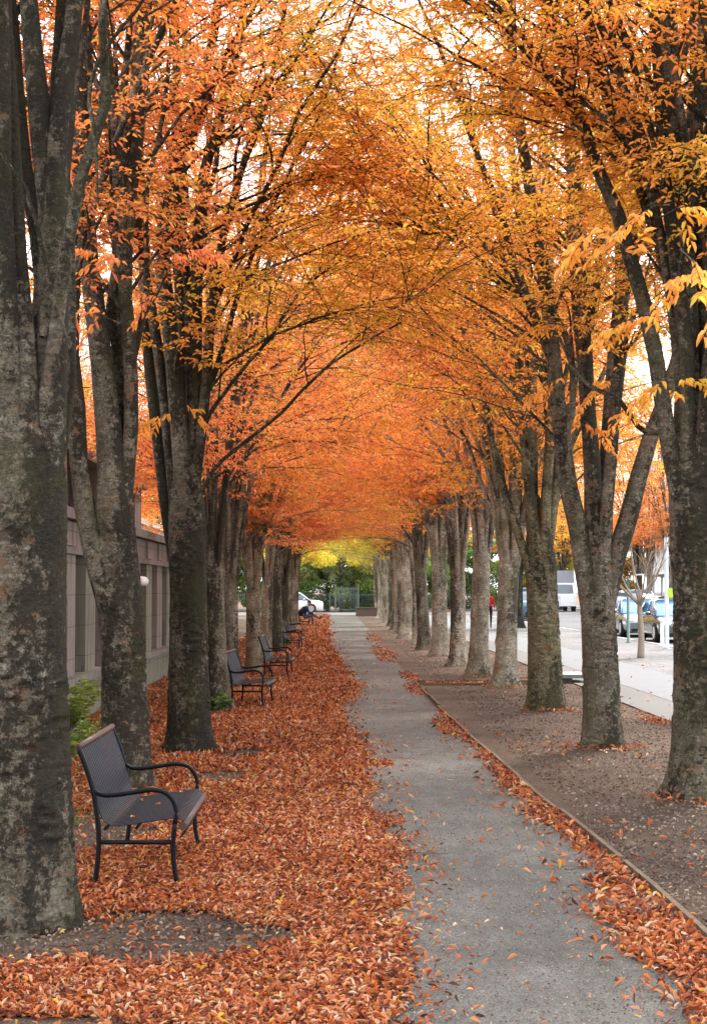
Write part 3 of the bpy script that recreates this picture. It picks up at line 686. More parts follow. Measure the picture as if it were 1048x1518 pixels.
# right 2
HERO.append((dict(seed=22, base=(894, 1109), D=18.8, r0=0.198, hf=2.35, zlow=3.95, flare=0.25, nlow=5, extra=3, extra_limb_az=[1.8, 1.2, 5.2], spread=2.8,
    tpx=[(894, 1109), (890, 1000), (886, 900), (886, 820), (886, 780)],
    limbs_px=[([(876, 900), (858, 800), (840, 715), (828, 630), (818, 560), (806, 450), (790, 330), (770, 200), (755, 60)], 20, 9, -0.1, 0.2),
              ([(884, 860), (879, 760), (878, 680), (870, 580), (866, 460), (850, 330), (846, 200), (840, 60)], 18, 10, 0.0, 0.3),
              ([(900, 880), (920, 800), (938, 730), (958, 655), (980, 590), (1000, 520), (1020, 400), (1040, 250)], 20, 9, 0.0, 0.3),
              ([(893, 850), (904, 740), (914, 640), (928, 540), (936, 400), (930, 250)], 13, 7, 0.1, 0.7),
              ([(845, 640), (846, 540), (819, 465), (774, 440), (724, 400), (664, 352), (599, 340), (534, 290)], 7, 2.0, -0.2, -0.4),
              ([(775, 441), (740, 395), (700, 355), (672, 300), (640, 262), (590, 215)], 4, 1.6, -0.25, -0.5),
              ([(724, 400), (680, 350), (655, 300), (640, 230), (642, 160)], 3.2, 1.6, -0.2, -0.4),
              ([(664, 352), (620, 330), (580, 290), (560, 250)], 2.4, 1.3, -0.4, -0.4)],
    knots=[(-2.2, 2.2, 0.04, 0.02), (-1.4, 1.5, 0.05, 0.02)],
    sprays=[((850, 560), (780, 590), 17.6, 0, 60, 0.075), ((920, 560), (860, 600), 17.4, 0, 60, 0.075), ((840, 480), (770, 500), 17.4, 0, 60, 0.075), ((950, 590), (900, 640), 17.5, 0, 50, 0.075), ((860, 620), (900, 660), 17.5, 0, 40, 0.075)]),
    'tree forking low into three thick limbs, second in the right row', (1.25, 1.18, 1.08, 1.0), AMBER, GR))
# right 3
HERO.append((dict(seed=23, base=(808, 1053), D=24.7, r0=0.222, hf=2.6, zlow=3.8, flare=0.3, nlow=6, extra=4, spread=3.0,
    tpx=[(808, 1053), (806, 950), (802, 850), (798, 780), (796, 740)],
    limbs_px=[([(796, 830), (788, 750), (786, 660), (784, 580), (778, 460), (770, 330), (755, 200)], 15, 7, 0, 0),
              ([(806, 830), (815, 750), (816, 660), (812, 560), (820, 420), (815, 280)], 15, 7, 0, 0.4),
              ([(790, 860), (770, 800), (752, 740), (735, 680), (720, 600), (690, 500), (660, 400)], 9, 4, -0.1, 0.1)],
    knots=[(-1.6, 1.9, 0.05, 0.02)]),
    'tree with yellow green lichen down its trunk, third in the right row', (1.3, 1.27, 0.98, 1.03), ORANGE, GR))

for kw, label, bcol, lcol, grp in HERO:
    meshes, o = hero_tree(**kw)
    place_tree(meshes, o[0], o[1], 0, 1, label, grp, lcol, bcol)
print('heroes', round(time.time()-T0, 1))

VAR = [generic_tree(100+i, hf=[2.3, 2.6, 2.45, 2.2, 2.7, 2.5][i], r0=[0.172, 0.18, 0.19, 0.175, 0.18, 0.19][i], nl=[9, 8, 10, 9, 8, 10][i], zlow=[3.5, 3.6, 3.3, 3.4, 3.6, 3.3][i],
                    spread=[3.3, 3.0, 3.4, 3.1, 3.5, 3.0][i], leaf=0.078, per=8, tert=9, shoots=6, lps=4, zd=5.0) for i in range(6)]
print('variants', round(time.time()-T0, 1))
ORD = ['', 'first', 'second', 'third', 'fourth', 'fifth', 'sixth', 'seventh', 'eighth', 'ninth', 'tenth', 'eleventh', 'twelfth', 'thirteenth', 'fourteenth', 'fifteenth', 'sixteenth', 'seventeenth']
LT = [(24.3, 323, 0.86, PINK), (30, 342, 0.9, ORANGE), (35.6, 376, 0.82, PINK), (40, 393, 0.8, PINK), (45, 408, 1.0, PEACH_GLOW), (51.5, 420, 0.85, PEACH_GLOW), (59, 415, 1.25, PEACH_GLOW), (66, 427, 1.0, PEACH_GLOW), (72, 434, 1.0, GOLD), (84, 428, 1.1, GOLD), (93, 431, 1, GOLD), (102, 436, 1, GOLD)]
llook = ['slim tree with ivy round its foot', 'smooth grey trunk behind the second bench', 'pale slender smooth trunk', 'grey trunk beside the pale slender one', 'dark spotted trunk behind the third bench', 'slim grey trunk', 'broad trunk with flaking pale bark', 'pale trunk behind the far benches', 'dark trunk behind the seated person', 'far trunk', 'far trunk', 'far trunk']
for k, (D, px, s, c) in enumerate(LT):
    p = at(px, 875, D); R = rs(500+k)
    bc = (2.0, 1.95, 1.75, 1.06) if k in (2, 3, 6) else (1.4, 1.36, 1.28, 1.0)
    if k >= 9: lab, g = 'small distant tree at the far end of the left row', 'distant trees ending the left row'
    else: lab, g = '%s, %s in the left row' % (llook[k], ORD[k+4]), GL
    place_tree(VAR[(k*5+1) % 6], p[0], D, R.rand()*6.28, s, lab, g, c, bc)
RT = [(30.6, 748, 1.0, AMBER), (34.2, 708, 0.98, ORANGE), (39, 678, 1.0, ORANGE), (45, 652, 1.08, AMBER), (49.5, 630, 0.95, PEACH_GLOW), (54.5, 619, 0.95, AMBER), (61, 602, 1.1, PEACH_GLOW), (68, 591, 1, AMBER), (75, 587, 1, GOLD), (83, 582, 1, GOLD), (91, 574, 1, OLIVE), (99, 568, 1, GOLD), (107, 564, 1, GOLD), (115, 560, 1, OLIVE)]
rlook = ['mottled trunk with root flare', 'spotted round trunk', 'trunk splitting into narrow upright limbs', 'broad flaking trunk with a jutting root', 'dark slim trunk', 'slim pale trunk', 'thick smooth grey trunk', 'narrow brown trunk', 'narrow grey trunk', 'pale distant trunk']
for k, (D, px, s, c) in enumerate(RT):
    p = at(px, 875, D); R = rs(600+k)
    if k >= 10: lab, g = 'small distant tree at the far end of the right row', 'distant trees ending the right row'
    else: lab, g = '%s, %s in the right row' % (rlook[k], ORD[k+4]), GR
    place_tree(VAR[(k*5+2) % 6], p[0], D, R.rand()*6.28, s, lab, g, c, (2.05, 2.03, 1.97, 1.05) if k != 4 else (1.1, 1.06, 1.0))

# other trees: street row, beyond the street, behind the stone building
def other(x, y, v, s, c, lab, g, b=(1, 1, 1), name='street_tree'):
    return place_tree(VAR[v], x, y, rs(int(x*7+y*3) % 9999).rand()*6.28, s, lab, g, c, b, name=name)
other(8.3, 77, 2, 1.0, AMBER, 'single trunk on the verge beside the bright walk, behind the right row', None, (0.85, 0.92, 0.95))
RED = (0.70, 0.10, 0.035)
for k, (x, y, s, c) in enumerate([(23.5, 118, 1.25, RED), (24, 130, 1.35, RED), (26, 145, 1.45, RED), (20, 150, 1.3, GOLD), (22.5, 162, 1.5, GOLD)]):
    other(x, y, k % 6, s, c, ['fiery red tree across the street, nearest to the right edge', 'fiery red tree across the street beyond the nearer red one', 'fiery red tree farthest from the camera across the street', 'golden tree closing the street, nearer one', 'golden tree closing the street, farther one'][k], 'trees across the street')
for k, (x, y) in enumerate([(-8, 46), (-7.5, 30), (-9, 62)]):
    other(x, y, (k+3) % 6, 0.95, ORANGE, ['orange tree behind the stone building, between two others', 'orange tree behind the near end of the stone building', 'orange tree behind the far end of the stone building'][k], 'trees behind the stone building', name='garden_tree')

# far end greenery: low bushy trees with crowns to the ground
def bushy(seed, n, rx, ry, z0, z1, leaf=0.16, mat='green_leaf', trunk_r=0.15, rich=False):
    R = rs(seed); nb = NB()
    nb.tube([(0, 0, -0.1), (R.normal(0, .1), R.normal(0, .1), (z0+z1)/3), (R.normal(0, .2), R.normal(0, .2), z1*0.85)], [trunk_r, trunk_r*0.7, trunk_r*0.2], 8)
    ncl = 38; cc = []
    for _ in range(ncl):
        a = R.rand()*6.28; q = R.rand()**0.5; z = R.uniform(z0, z1); w = math.sin(PI*min(1, max(0.12, (z-z0*0.3)/(z1*1.12-z0*0.3))))**0.6
        cc.append((rx*q*w*math.cos(a), ry*q*w*math.sin(a), z))
        nb.tube([(0, 0, max(0.2, z*0.5)), tuple(0.6*np.array(cc[-1])+np.array([0, 0, 0.1])), cc[-1]], [trunk_r*0.3, trunk_r*0.18, 0.01], 4)
    cc = np.array(cc); i = R.randint(0, ncl, n); sz = R.uniform(0.35, 0.95, ncl)[i][:, None]*min(rx, 2.2)/2.2
    d = unit(R.normal(0, 1, (n, 3))); P = cc[i]+d*sz*(R.rand(n, 1)**0.4)*np.array([1, 1, 0.65]); P[:, 2] = np.maximum(P[:, 2], 0.03)
    LL = leaf*R.uniform(0.6, 1.3, n); rn = np.clip(R.rand(ncl)[i]*0.7+R.rand(n)*0.4-0.05, 0, 1)
    v, f = leaf_mesh(P, unit(d+R.normal(0, 0.6, (n, 3))), unit(np.array([0, 0, 1.0])+R.normal(0, 0.6, (n, 3))), LL, LL*0.5, rich, 0.1)
    cm = np_mesh('crown', v, [f], None, [np.repeat(rn, 2)]); cm.materials.append(M[mat])
    tm = np_mesh('trunk', np.concatenate(nb.v), nb.f, nb.m, None, nb.sm); tm.materials.append(M['bark'])
    return tm, cm
BU = [bushy(1, 16000, 3.0, 2.2, 0.4, 4.5), bushy(2, 16000, 2.6, 2.2, 0.3, 3.2), bushy(3, 26000, 4.5, 3.0, 1.0, 9.0, 0.22), bushy(4, 15000, 3.6, 3.0, 3.1, 8.0, 0.15, mat='gold_leaf')]
DG = (0.05, 0.10, 0.02); YG = (0.55, 0.58, 0.05); MG = (0.16, 0.24, 0.04)
fe = [(-7, 140, 0, 1.2, DG), (-3.6, 139, 1, 1.1, MG), (-0.8, 141, 0, 1.0, (0.30, 0.36, 0.05)), (1.6, 138, 1, 1.0, MG), (3.3, 140, 0, 1.1, YG), (6, 139, 1, 1.1, DG), (9, 142, 0, 1.2, MG), (-11, 142, 0, 1.3, MG), (12.5, 144, 0, 1.3, DG)]  # mid and yellow greens raised: the shrubs' lit look sits in leaf colour
fl_ = ['green', 'mid green', 'green', 'low mid green', 'bright yellow green', 'dark', 'green', 'green', 'dark green']
for k, (x, y, v, s, c) in enumerate(fe):
    pos = {1: 'behind the white car', 2: 'beyond the end of the path', 3: 'beyond the iron gate', 4: 'coloured as if lit above the dark planter', 5: 'behind the last right hand trees'}.get(k)
    if pos: place_tree(BU[v], x, y, k*1.3, s, '%s shrub %s' % (fl_[k], pos), 'shrubs beyond the far street', c, name='large_shrub', cat='shrub')
    else: place_tree(BU[v], x, y, k*1.3, s, 'shrub in the hedge line beyond the far street, hidden by trunks', 'shrubs beyond the far street', c, name='large_shrub', cat='shrub')
for k, (x, y, s, c) in enumerate([(-12, 158, 1.3, MG), (-4, 147, 1.5, MG), (1.5, 146, 1.4, MG), (10, 156, 1.3, YG), (18, 158, 1.3, GOLD), (27, 165, 1.4, RED), (-20, 165, 1.4, MG), (37, 168, 1.5, GOLD)]):
    lab = {1: 'yellow green tree rising behind the far shrubs, left of the path axis', 2: 'golden tree rising behind the far shrubs at the end of the path'}.get(k, 'tall background tree far beyond the end of the avenue')
    place_tree(BU[2], x, y, k*2.1, s, lab, 'background trees beyond the far street', c, name='background_tree')
place_tree(BU[2], -9.6, 78, 0.5, 1.25, 'yellow green tree showing over the pale rendered house', None, (0.75, 0.72, 0.06), name='garden_tree')
place_tree(BU[3], -3.4, 118.5, 0.3, 1, 'olive yellow tree hanging over the far end of the path, left side', None, (0.62, 0.56, 0.05), (0.9, 0.88, 0.82), name='end_tree')
place_tree(BU[3], 3.6, 120.5, 2.3, 1.05, 'golden green tree hanging over the planter at the far end, right side', None, (0.80, 0.62, 0.05), (0.9, 0.88, 0.82), name='end_tree')
place_tree(BU[3], 0.3, 136, 4.0, 1.1, 'yellow green tree leaning over the gate beyond the far street', None, (0.60, 0.62, 0.06), name='end_tree')
print('trees', round(time.time()-T0, 1))

# ------------------------------------------------------------------ ground, path, walk, road
def sheet(name, x0, x1, y0, y1, z, mat, kind='structure'):
    nb = NB(); nb.add(np.array([(x0, y0, z), (x1, y0, z), (x1, y1, z), (x0, y1, z)], float), np.array([[0, 1, 2, 3]]), smooth=False)
    return tag(nb.build(name, mat), kind=kind)
g = sheet('ground', -900, 900, -60, 1500, 0, M['mulch'])
ys = np.concatenate([np.arange(2, 40, 0.5), np.arange(40, 116, 2.0)])
def edge_r(y):
    return np.interp(y, [0, 8.3, 9.9, 12.2, 14.3, 18, 20.2, 26, 32, 60, 118], [1.84, 1.83, 1.82, 1.76, 1.69, 1.62, 1.56, 1.49, 1.46, 1.42, 1.3])
def ribbon(name, xa, xb, ys, z, mat, kind='structure'):
    V = np.concatenate([np.stack([xa, ys, np.full(len(ys), z)], 1), np.stack([xb, ys, np.full(len(ys), z)], 1)]); n = len(ys); i = np.arange(n-1)
    nb = NB(); nb.add(V, np.stack([i, i+n, i+n+1, i+1], 1), smooth=False); return tag(nb.build(name, mat), kind=kind)
ribbon('path', np.interp(ys, [5, 6.8, 7.7, 9, 10.5, 12, 14.3, 15.6, 17.2, 19, 20.8, 25, 27.5, 30, 33, 38, 44, 51, 60, 80, 110], [.3, .31, .33, .36, .46, .43, .32, .28, .43, .36, .25, .05, .3, .50, .34, .23, .0, -.2, -.3, -.42, -.6])-0.32, edge_r(ys), ys, 0.004, M['path'])
sheet('cross_path', -14, 4.3, 117.5, 121.5, 0.004, M['walk'])
sheet('paving_band', 4.40, 5.2, 3, 117, 0.02, M['band'])
sheet('walkway', 5.203, 6.8, 3, 117, 0.024, M['walk'])
sheet('verge', 6.803, 10.2, 3, 117, 0.012, M['cobble'])
nb = NB(); nb.box(10.203, 10.38, 3, 117, -0.1, 0.03); tag(nb.build('kerb', M['kerb']), kind='structure')
ribbon('road', np.full(20, 10.383), np.full(20, 21.0), np.linspace(3, 300, 20), 0.005, M['asphalt'])
sheet('cross_road', -60, 10.38, 122.5, 131.5, 0.005, M['asphalt'])
nb = NB(); nb.box(21.003, 21.18, 3, 200, -0.1, 0.12); tag(nb.build('far_kerb', M['kerb']), kind='structure')
sheet('far_pavement', 21.183, 25.0, 3, 200, 0.115, M['walk'])

# timber edging along the path (and the cross board)
nb = NB(); segs = np.arange(6.0, 31.9, 2.4); R = rs(5)
for a in segs:
    yy = np.linspace(a+0.015, min(a+2.385, 31.9), 9); xx = edge_r(yy)+0.012+R.normal(0, 0.006); h = 0.042+R.normal(0, 0.008); w = 0.016
    n = 9; V = []
    for x, y in zip(xx, yy): V += [(x-w, y, -0.05), (x-w, y, h), (x+w, y, h), (x+w, y, -0.05)]
    i = np.arange(n*4).reshape(n, 4); f = np.stack([i[:-1], np.roll(i[:-1], -1, 1), np.roll(i[1:], -1, 1), i[1:]], -1).reshape(-1, 4)
    nb.add(np.array(V), f, smooth=False); nb.add(np.array(V[:4]), np.array([[0, 1, 2, 3]]), smooth=False); nb.add(np.array(V[-4:]), np.array([[3, 2, 1, 0]]), smooth=False)
tag(nb.build('timber_edging', M['timber']), 'long thin timber edging board running along the right side of the gravel path', 'edging board')
nb = NB(); nb.box(1.50, 3.9, 31.95, 31.99, -0.05, 0.05); nb.box(1.50, 3.9, 31.0, 31.04, -0.05, 0.045)
tag(nb.build('timber_edging', M['timber']), 'pair of short timber boards crossing the mulch at right angles to the path', 'edging board')

# ------------------------------------------------------------------ fallen leaves
YB = [5, 6.8, 7.7, 9, 10.5, 12, 14.3, 15.6, 17.2, 19, 20.8, 25, 27.5, 30, 33, 38, 44, 51, 60, 80, 110]
XB = [.3, .31, .33, .36, .46, .43, .32, .28, .43, .36, .25, .05, .3, .50, .34, .23, .0, -.2, -.3, -.42, -.6]
def left_dens(x, y):
    jag = 0.22*(smooth_noise(x+20, y, 7, 0.35)-0.5)+0.10*(smooth_noise(x+20, y, 9, 0.1)-0.5)
    e = np.interp(y, YB, XB)+jag-x
    d = np.clip(0.22+e/0.16, 0.06*np.clip(1+e/0.35, 0, 1), 1)*(e > -0.35)
    d *= np.where(x < -2.3, 0.42, 1.0)
    def hole(cx, cy, rx, ry, s):
        q = ((x-cx)/rx)**2+((y-cy)/ry)**2+0.9*(smooth_noise(x+30, y+10, s, 0.3)-0.5)
        return np.clip((q-0.8)/0.5, 0.03, 1)
    d *= hole(-0.95, 8.5, 0.72, 0.62, 21)*hole(-1.75, 8.5, 0.6, 0.55, 22)*hole(-1.3, 6.55, 0.95, 0.42, 23)*hole(-1.12, 15.8, 0.28, 0.55, 24)*hole(-1.85, 12.2, 0.5, 1.0, 25)*hole(-1.0, 18.0, 0.22, 0.5, 26)
    return d*(x < 1.1)
def right_dens(x, y):
    er = edge_r(y)
    inner = np.interp(y, [5, 7, 7.7, 8.2, 9, 9.7, 11, 11.9, 13, 15, 17, 21, 24], [1.42, 1.44, 1.46, 1.37, 1.37, 1.40, 1.60, 1.55, 1.47, 1.42, 1.44, 1.36, 1.42])+0.14*(smooth_noise(x+9, y, 31, 0.25)-0.5)
    d = ((x > inner-0.2) & (x < er-0.015) & (y < 24.5))*np.clip((x-inner)/0.16+0.2, 0.05, 1)*np.clip(0.35+1.3*smooth_noise(x+3, y, 45, 0.45), 0, 1)
    d = d*np.where(y > 15.5, np.clip(smooth_noise(x*0+1, y, 44, 1.3)*2.2-0.35, 0, 1), 1)
    def blob(cx, cy, rx, ry, s): return np.clip(1.2-((x-cx)/rx)**2-((y-cy)/ry)**2-0.8*(smooth_noise(x+4, y+4, s, 0.2)-0.3), 0, 1)
    d = np.maximum(d, blob(1.42, 21.5, 0.2, 1.6, 51)); d = np.maximum(d, blob(1.36, 29.6, 0.17, 2.0, 52)); d = np.maximum(d, blob(1.45, 34, 0.2, 2.2, 53))
    d = np.maximum(d, blob(1.25, 46, 0.35, 6.5, 54)); d = np.maximum(d, blob(2.3, 31.5, 0.95, 0.5, 55)); d = np.maximum(d, blob(4.22, 22.3, 0.2, 0.7, 56)); d = np.maximum(d, 0.6*blob(1.3, 60, 0.3, 9, 57))
    for (cx, cy) in ((3.06, 14.2), (2.93, 18.7), (3.05, 24.6), (3.03, 30.5), (2.84, 34.1)): d = np.maximum(d, 0.35*np.clip(1.5-((x-cx)/0.42)**2-((y-cy)/0.5)**2, 0, 1))
    return d
def scatter(nc, ya, yb, pw, x0, x1, dens, seed):
    R = rs(seed); u = R.rand(nc); e = 1-pw
    y = (ya**e+(yb**e-ya**e)*u)**(1/e) if abs(e) > 1e-6 else ya*(yb/ya)**u
    x = R.uniform(x0, x1, nc); ok = R.rand(nc) < dens(x, y); return x[ok], y[ok]
def lay(x, y, seed, base, z0, rich, lift=0.5, grow=0.0):
    R = rs(seed); n = len(x); a = R.rand(n)*2*PI; tl = R.normal(0, lift, n)
    d = np.stack([np.cos(a)*np.cos(tl), np.sin(a)*np.cos(tl), np.sin(tl)], 1)
    N = unit(np.array([0, 0, 1.0])+R.normal(0, lift, (n, 3)))
    L = base*np.clip(np.exp(R.normal(-0.05, 0.34, n)), 0.35, 1.4)*(1+grow*y)
    P = np.stack([x, y, z0+R.rand(n)**1.5*0.024+np.maximum(0, -np.sin(tl))*L], 1)-d*L[:, None]*0.5*np.array([1, 1, 0])
    v, f = leaf_mesh(P, d, N, L, L*R.uniform(0.20, 0.40, n), rich, curl=R.uniform(-0.35, 0.45, (n, 1)), fold=0.35)
    cl = smooth_noise(x+12, y+7, 77, 0.5)
    rn = np.clip(R.rand(n)*0.86+0.2*(cl-0.5)+0.04, 0, 1)
    rn = np.where(R.rand(n) < 0.022, 1.0, rn)
    return v, f, np.repeat(rn, 2)
nb = NB()
x, y = scatter(175000, 6.2, 14.5, 1.3, -3.4, 0.95, left_dens, 1); v, f, r = lay(x, y, 2, 0.038, 0.008, True, 0.40); nb.add(v, f, 0, r, False); print('gl', len(x))
x, y = scatter(120000, 14.5, 40, 1.5, -3.4, 0.95, left_dens, 3); v, f, r = lay(x, y, 4, 0.047, 0.008, False, 0.5, grow=0.009); nb.add(v, f, 0, r, False)
x, y = scatter(60000, 40, 116, 1.5, -3.4, 0.5, left_dens, 5); v, f, r = lay(x, y, 6, 0.075, 0.01, False, grow=0.010); nb.add(v, f, 0, r, False)
# litter sheet beneath them
def litter(x0, x1, y0, y1, sx, sy, dens, thr, z):
    gx = np.arange(x0, x1, sx); gy = np.arange(y0, y1, sy); X, Y = np.meshgrid(gx, gy, indexing='ij')
    keep = dens(X.ravel()+sx/2, Y.ravel()+sy/2).reshape(X.shape) > thr
    zz = z+0.012*smooth_noise(np.arange(len(gx)+1)[:, None]*sx+40, np.arange(len(gy)+1)[None]*sy, 8, 0.3)
    VX, VY = np.meshgrid(np.append(gx, gx[-1]+sx), np.append(gy, gy[-1]+sy), indexing='ij'); n2 = len(gy)+1
    I, J = np.where(keep); a = I*n2+J
    return np.stack([VX.ravel(), VY.ravel(), zz.ravel()], 1), np.stack([a, a+n2, a+n2+1, a+1], 1)
v, f = litter(-3.4, 0.64, 5.8, 40, 0.05, 0.08, left_dens, 0.9, 0.006); nb.add(v, f, 1, None, False)
v, f = litter(-3.4, 0.3, 40, 116, 0.1, 0.4, left_dens, 0.7, 0.006); nb.add(v, f, 1, None, False)
o = nb.build('fallen_leaves', [M['gleaf'], M['litter']], attr=True); tag(o, 'thick carpet of fallen orange leaves left of the path', 'leaves', kind='stuff')
nb = NB()
x, y = scatter(120000, 6.0, 70, 1.5, 1.0, 4.4, right_dens, 11); v, f, r = lay(x, y, 12, 0.044, 0.008, True, 0.45, grow=0.01); nb.add(v, f, 0, r, False)
v, f = litter(1.3, 1.9, 5.8, 24, 0.03, 0.08, right_dens, 0.93, 0.0075); nb.add(v, f, 1, None, False)
o = nb.build('fallen_leaves', [M['gleaf'], M['litter']], attr=True); tag(o, 'strip of fallen leaves against the timber edging and patches beyond', 'leaves', kind='stuff')
# stray leaves on path and mulch
nb = NB()
x, y = scatter(1500, 6.2, 60, 1.4, -0.2, 1.6, lambda x, y: 0.28+0*x, 15); v, f, r = lay(x, y, 16, 0.050, 0.008, True, 0.25, 0.004); nb.add(v, f, 0, np.clip(r*0.5+0.45, 0, 1), False)
x, y = scatter(5200, 8, 110, 1.4, 1.85, 7.5, lambda x, y: np.where(x > 4.4, 0.12, 0.5*(smooth_noise(x, y, 61, 1.2) > 0.38)), 17); v, f, r = lay(x, y, 18, 0.050, 0.01, True, 0.3, 0.006); nb.add(v, f, 0, np.clip(r*0.6+0.38, 0, 1), False)
x, y = scatter(900, 6.2, 22, 1.3, -2.6, 0.2, lambda x, y: 0.6*(left_dens(x, y) < 0.4), 19); v, f, r = lay(x, y, 20, 0.055, 0.01, True, 0.3); nb.add(v, f, 0, r, False)
R = rs(71); n = 4; P = np.array([(-1.25, 10.3, 0.375), (-1.12, 10.8, 0.39), (-1.3, 11.2, 0.372), (-1.05, 11.35, 0.40)]); a = R.rand(n)*6.28
v, f = leaf_mesh(P, np.stack([np.cos(a), np.sin(a), a*0], 1), np.tile([0, 0, 1.0], (n, 1)), np.full(n, 0.055), np.full(n, 0.02), True, 0.15); nb.add(v, f, 0, np.full(2*n, 0.75), False)
o = nb.build('stray_leaves', [M['gleaf']], attr=True); tag(o, 'single dry leaves strewn over the gravel path and the mulch', 'leaves', kind='stuff')
# mulch chips and path grit
def chips(name, label, nc, ya, yb, x0, x1, dens, L0, seed, lo, hi):
    x, y = scatter(nc, ya, yb, 1.5, x0, x1, dens, seed); R = rs(seed+1); n = len(x); a = R.rand(n)*6.28; tl = R.normal(0, 0.25, n)
    d = np.stack([np.cos(a)*np.cos(tl), np.sin(a)*np.cos(tl), np.sin(tl)], 1); L = L0*R.uniform(0.4, 1.5, n)
    v, f = leaf_mesh(np.stack([x, y, 0.006+R.rand(n)*0.012], 1), d, unit(np.array([0, 0, 1.])+R.normal(0, 0.5, (n, 3))), L, L*R.uniform(0.25, 0.5, n), True, 0.0, 0.5)
    nb = NB(); nb.add(v, f, 0, np.repeat(R.uniform(lo, hi, n), 2), False); return tag(nb.build(name, M['chip'], attr=True), label, 'mulch', kind='stuff')
chips('mulch_chips', 'brown bark chips covering the bed right of the path and under the benches', 90000, 7, 60, -3.0, 4.4, lambda x, y: np.where(x > 1.86, 0.9, np.where(x < 0.3, 0.8*(left_dens(x, y) < 0.5), 0.0)), 0.026, 31, 0.0, 1.0)
chips('path_grit', 'fine pale and dark grit lying on the gravel path', 30000, 6.3, 40, -0.2, 1.8, lambda x, y: 0.8+0*x, 0.011, 33, 0.15, 1.2)

# fallen twigs
def stick(pts, r, lab):
    P = [at(a, b, 4375/(b-875)) for a, b in pts]
    for p in P: p[2] = 0.03
    p2, rr = resample(P, np.linspace(r, r*0.5, len(P)), 10); p2 += rs(int(pts[0][0])).normal(0, 0.006, p2.shape)*np.array([1, 1, 0.4])
    nb = NB(); nb.tube(p2, rr, 5)
    i = 5; nb.tube([p2[i], p2[i]+np.array([0.08, 0.06, 0.01])], [r*0.5, r*0.25], 4)
    tag(nb.build('fallen_twig', M['twig']), lab, 'twig', 'fallen twigs')
stick([(295, 1340), (330, 1355), (365, 1380)], 0.006, 'thin bent twig lying on the leaves in front of the first bench')
stick([(412, 1330), (400, 1365), (385, 1415)], 0.008, 'dark twig lying on the leaf carpet in line with the path')
stick([(540, 1163), (575, 1164)], 0.006, 'short dark twig at the left edge of the path, farthest from the camera')
stick([(600, 1267), (635, 1268), (665, 1270)], 0.004, 'thin twig lying across the middle of the path')
stick([(845, 1231), (905, 1232)], 0.006, 'dark twig lying on the mulch just beyond the timber edging')
stick([(880, 1410), (900, 1395), (915, 1385)], 0.005, 'little twig beside the leaf strip on the right of the path')
stick([(835, 1292), (850, 1294)], 0.005, 'short twig touching the leaf strip on the path')
nb = NB(); p = at(935, 1255, 11.5); nb.ball((p[0], 11.5, 0.02), (0.035, 0.03, 0.025)); nb.ball((p[0]+0.04, 11.52, 0.015), (0.02, 0.025, 0.02)); nb.ball((p[0]-0.03, 11.47, 0.015), (0.02, 0.02, 0.02))
tag(nb.build('dark_clod', M['twig']), 'small dark clod lying on the mulch right of the timber edging', 'clod')

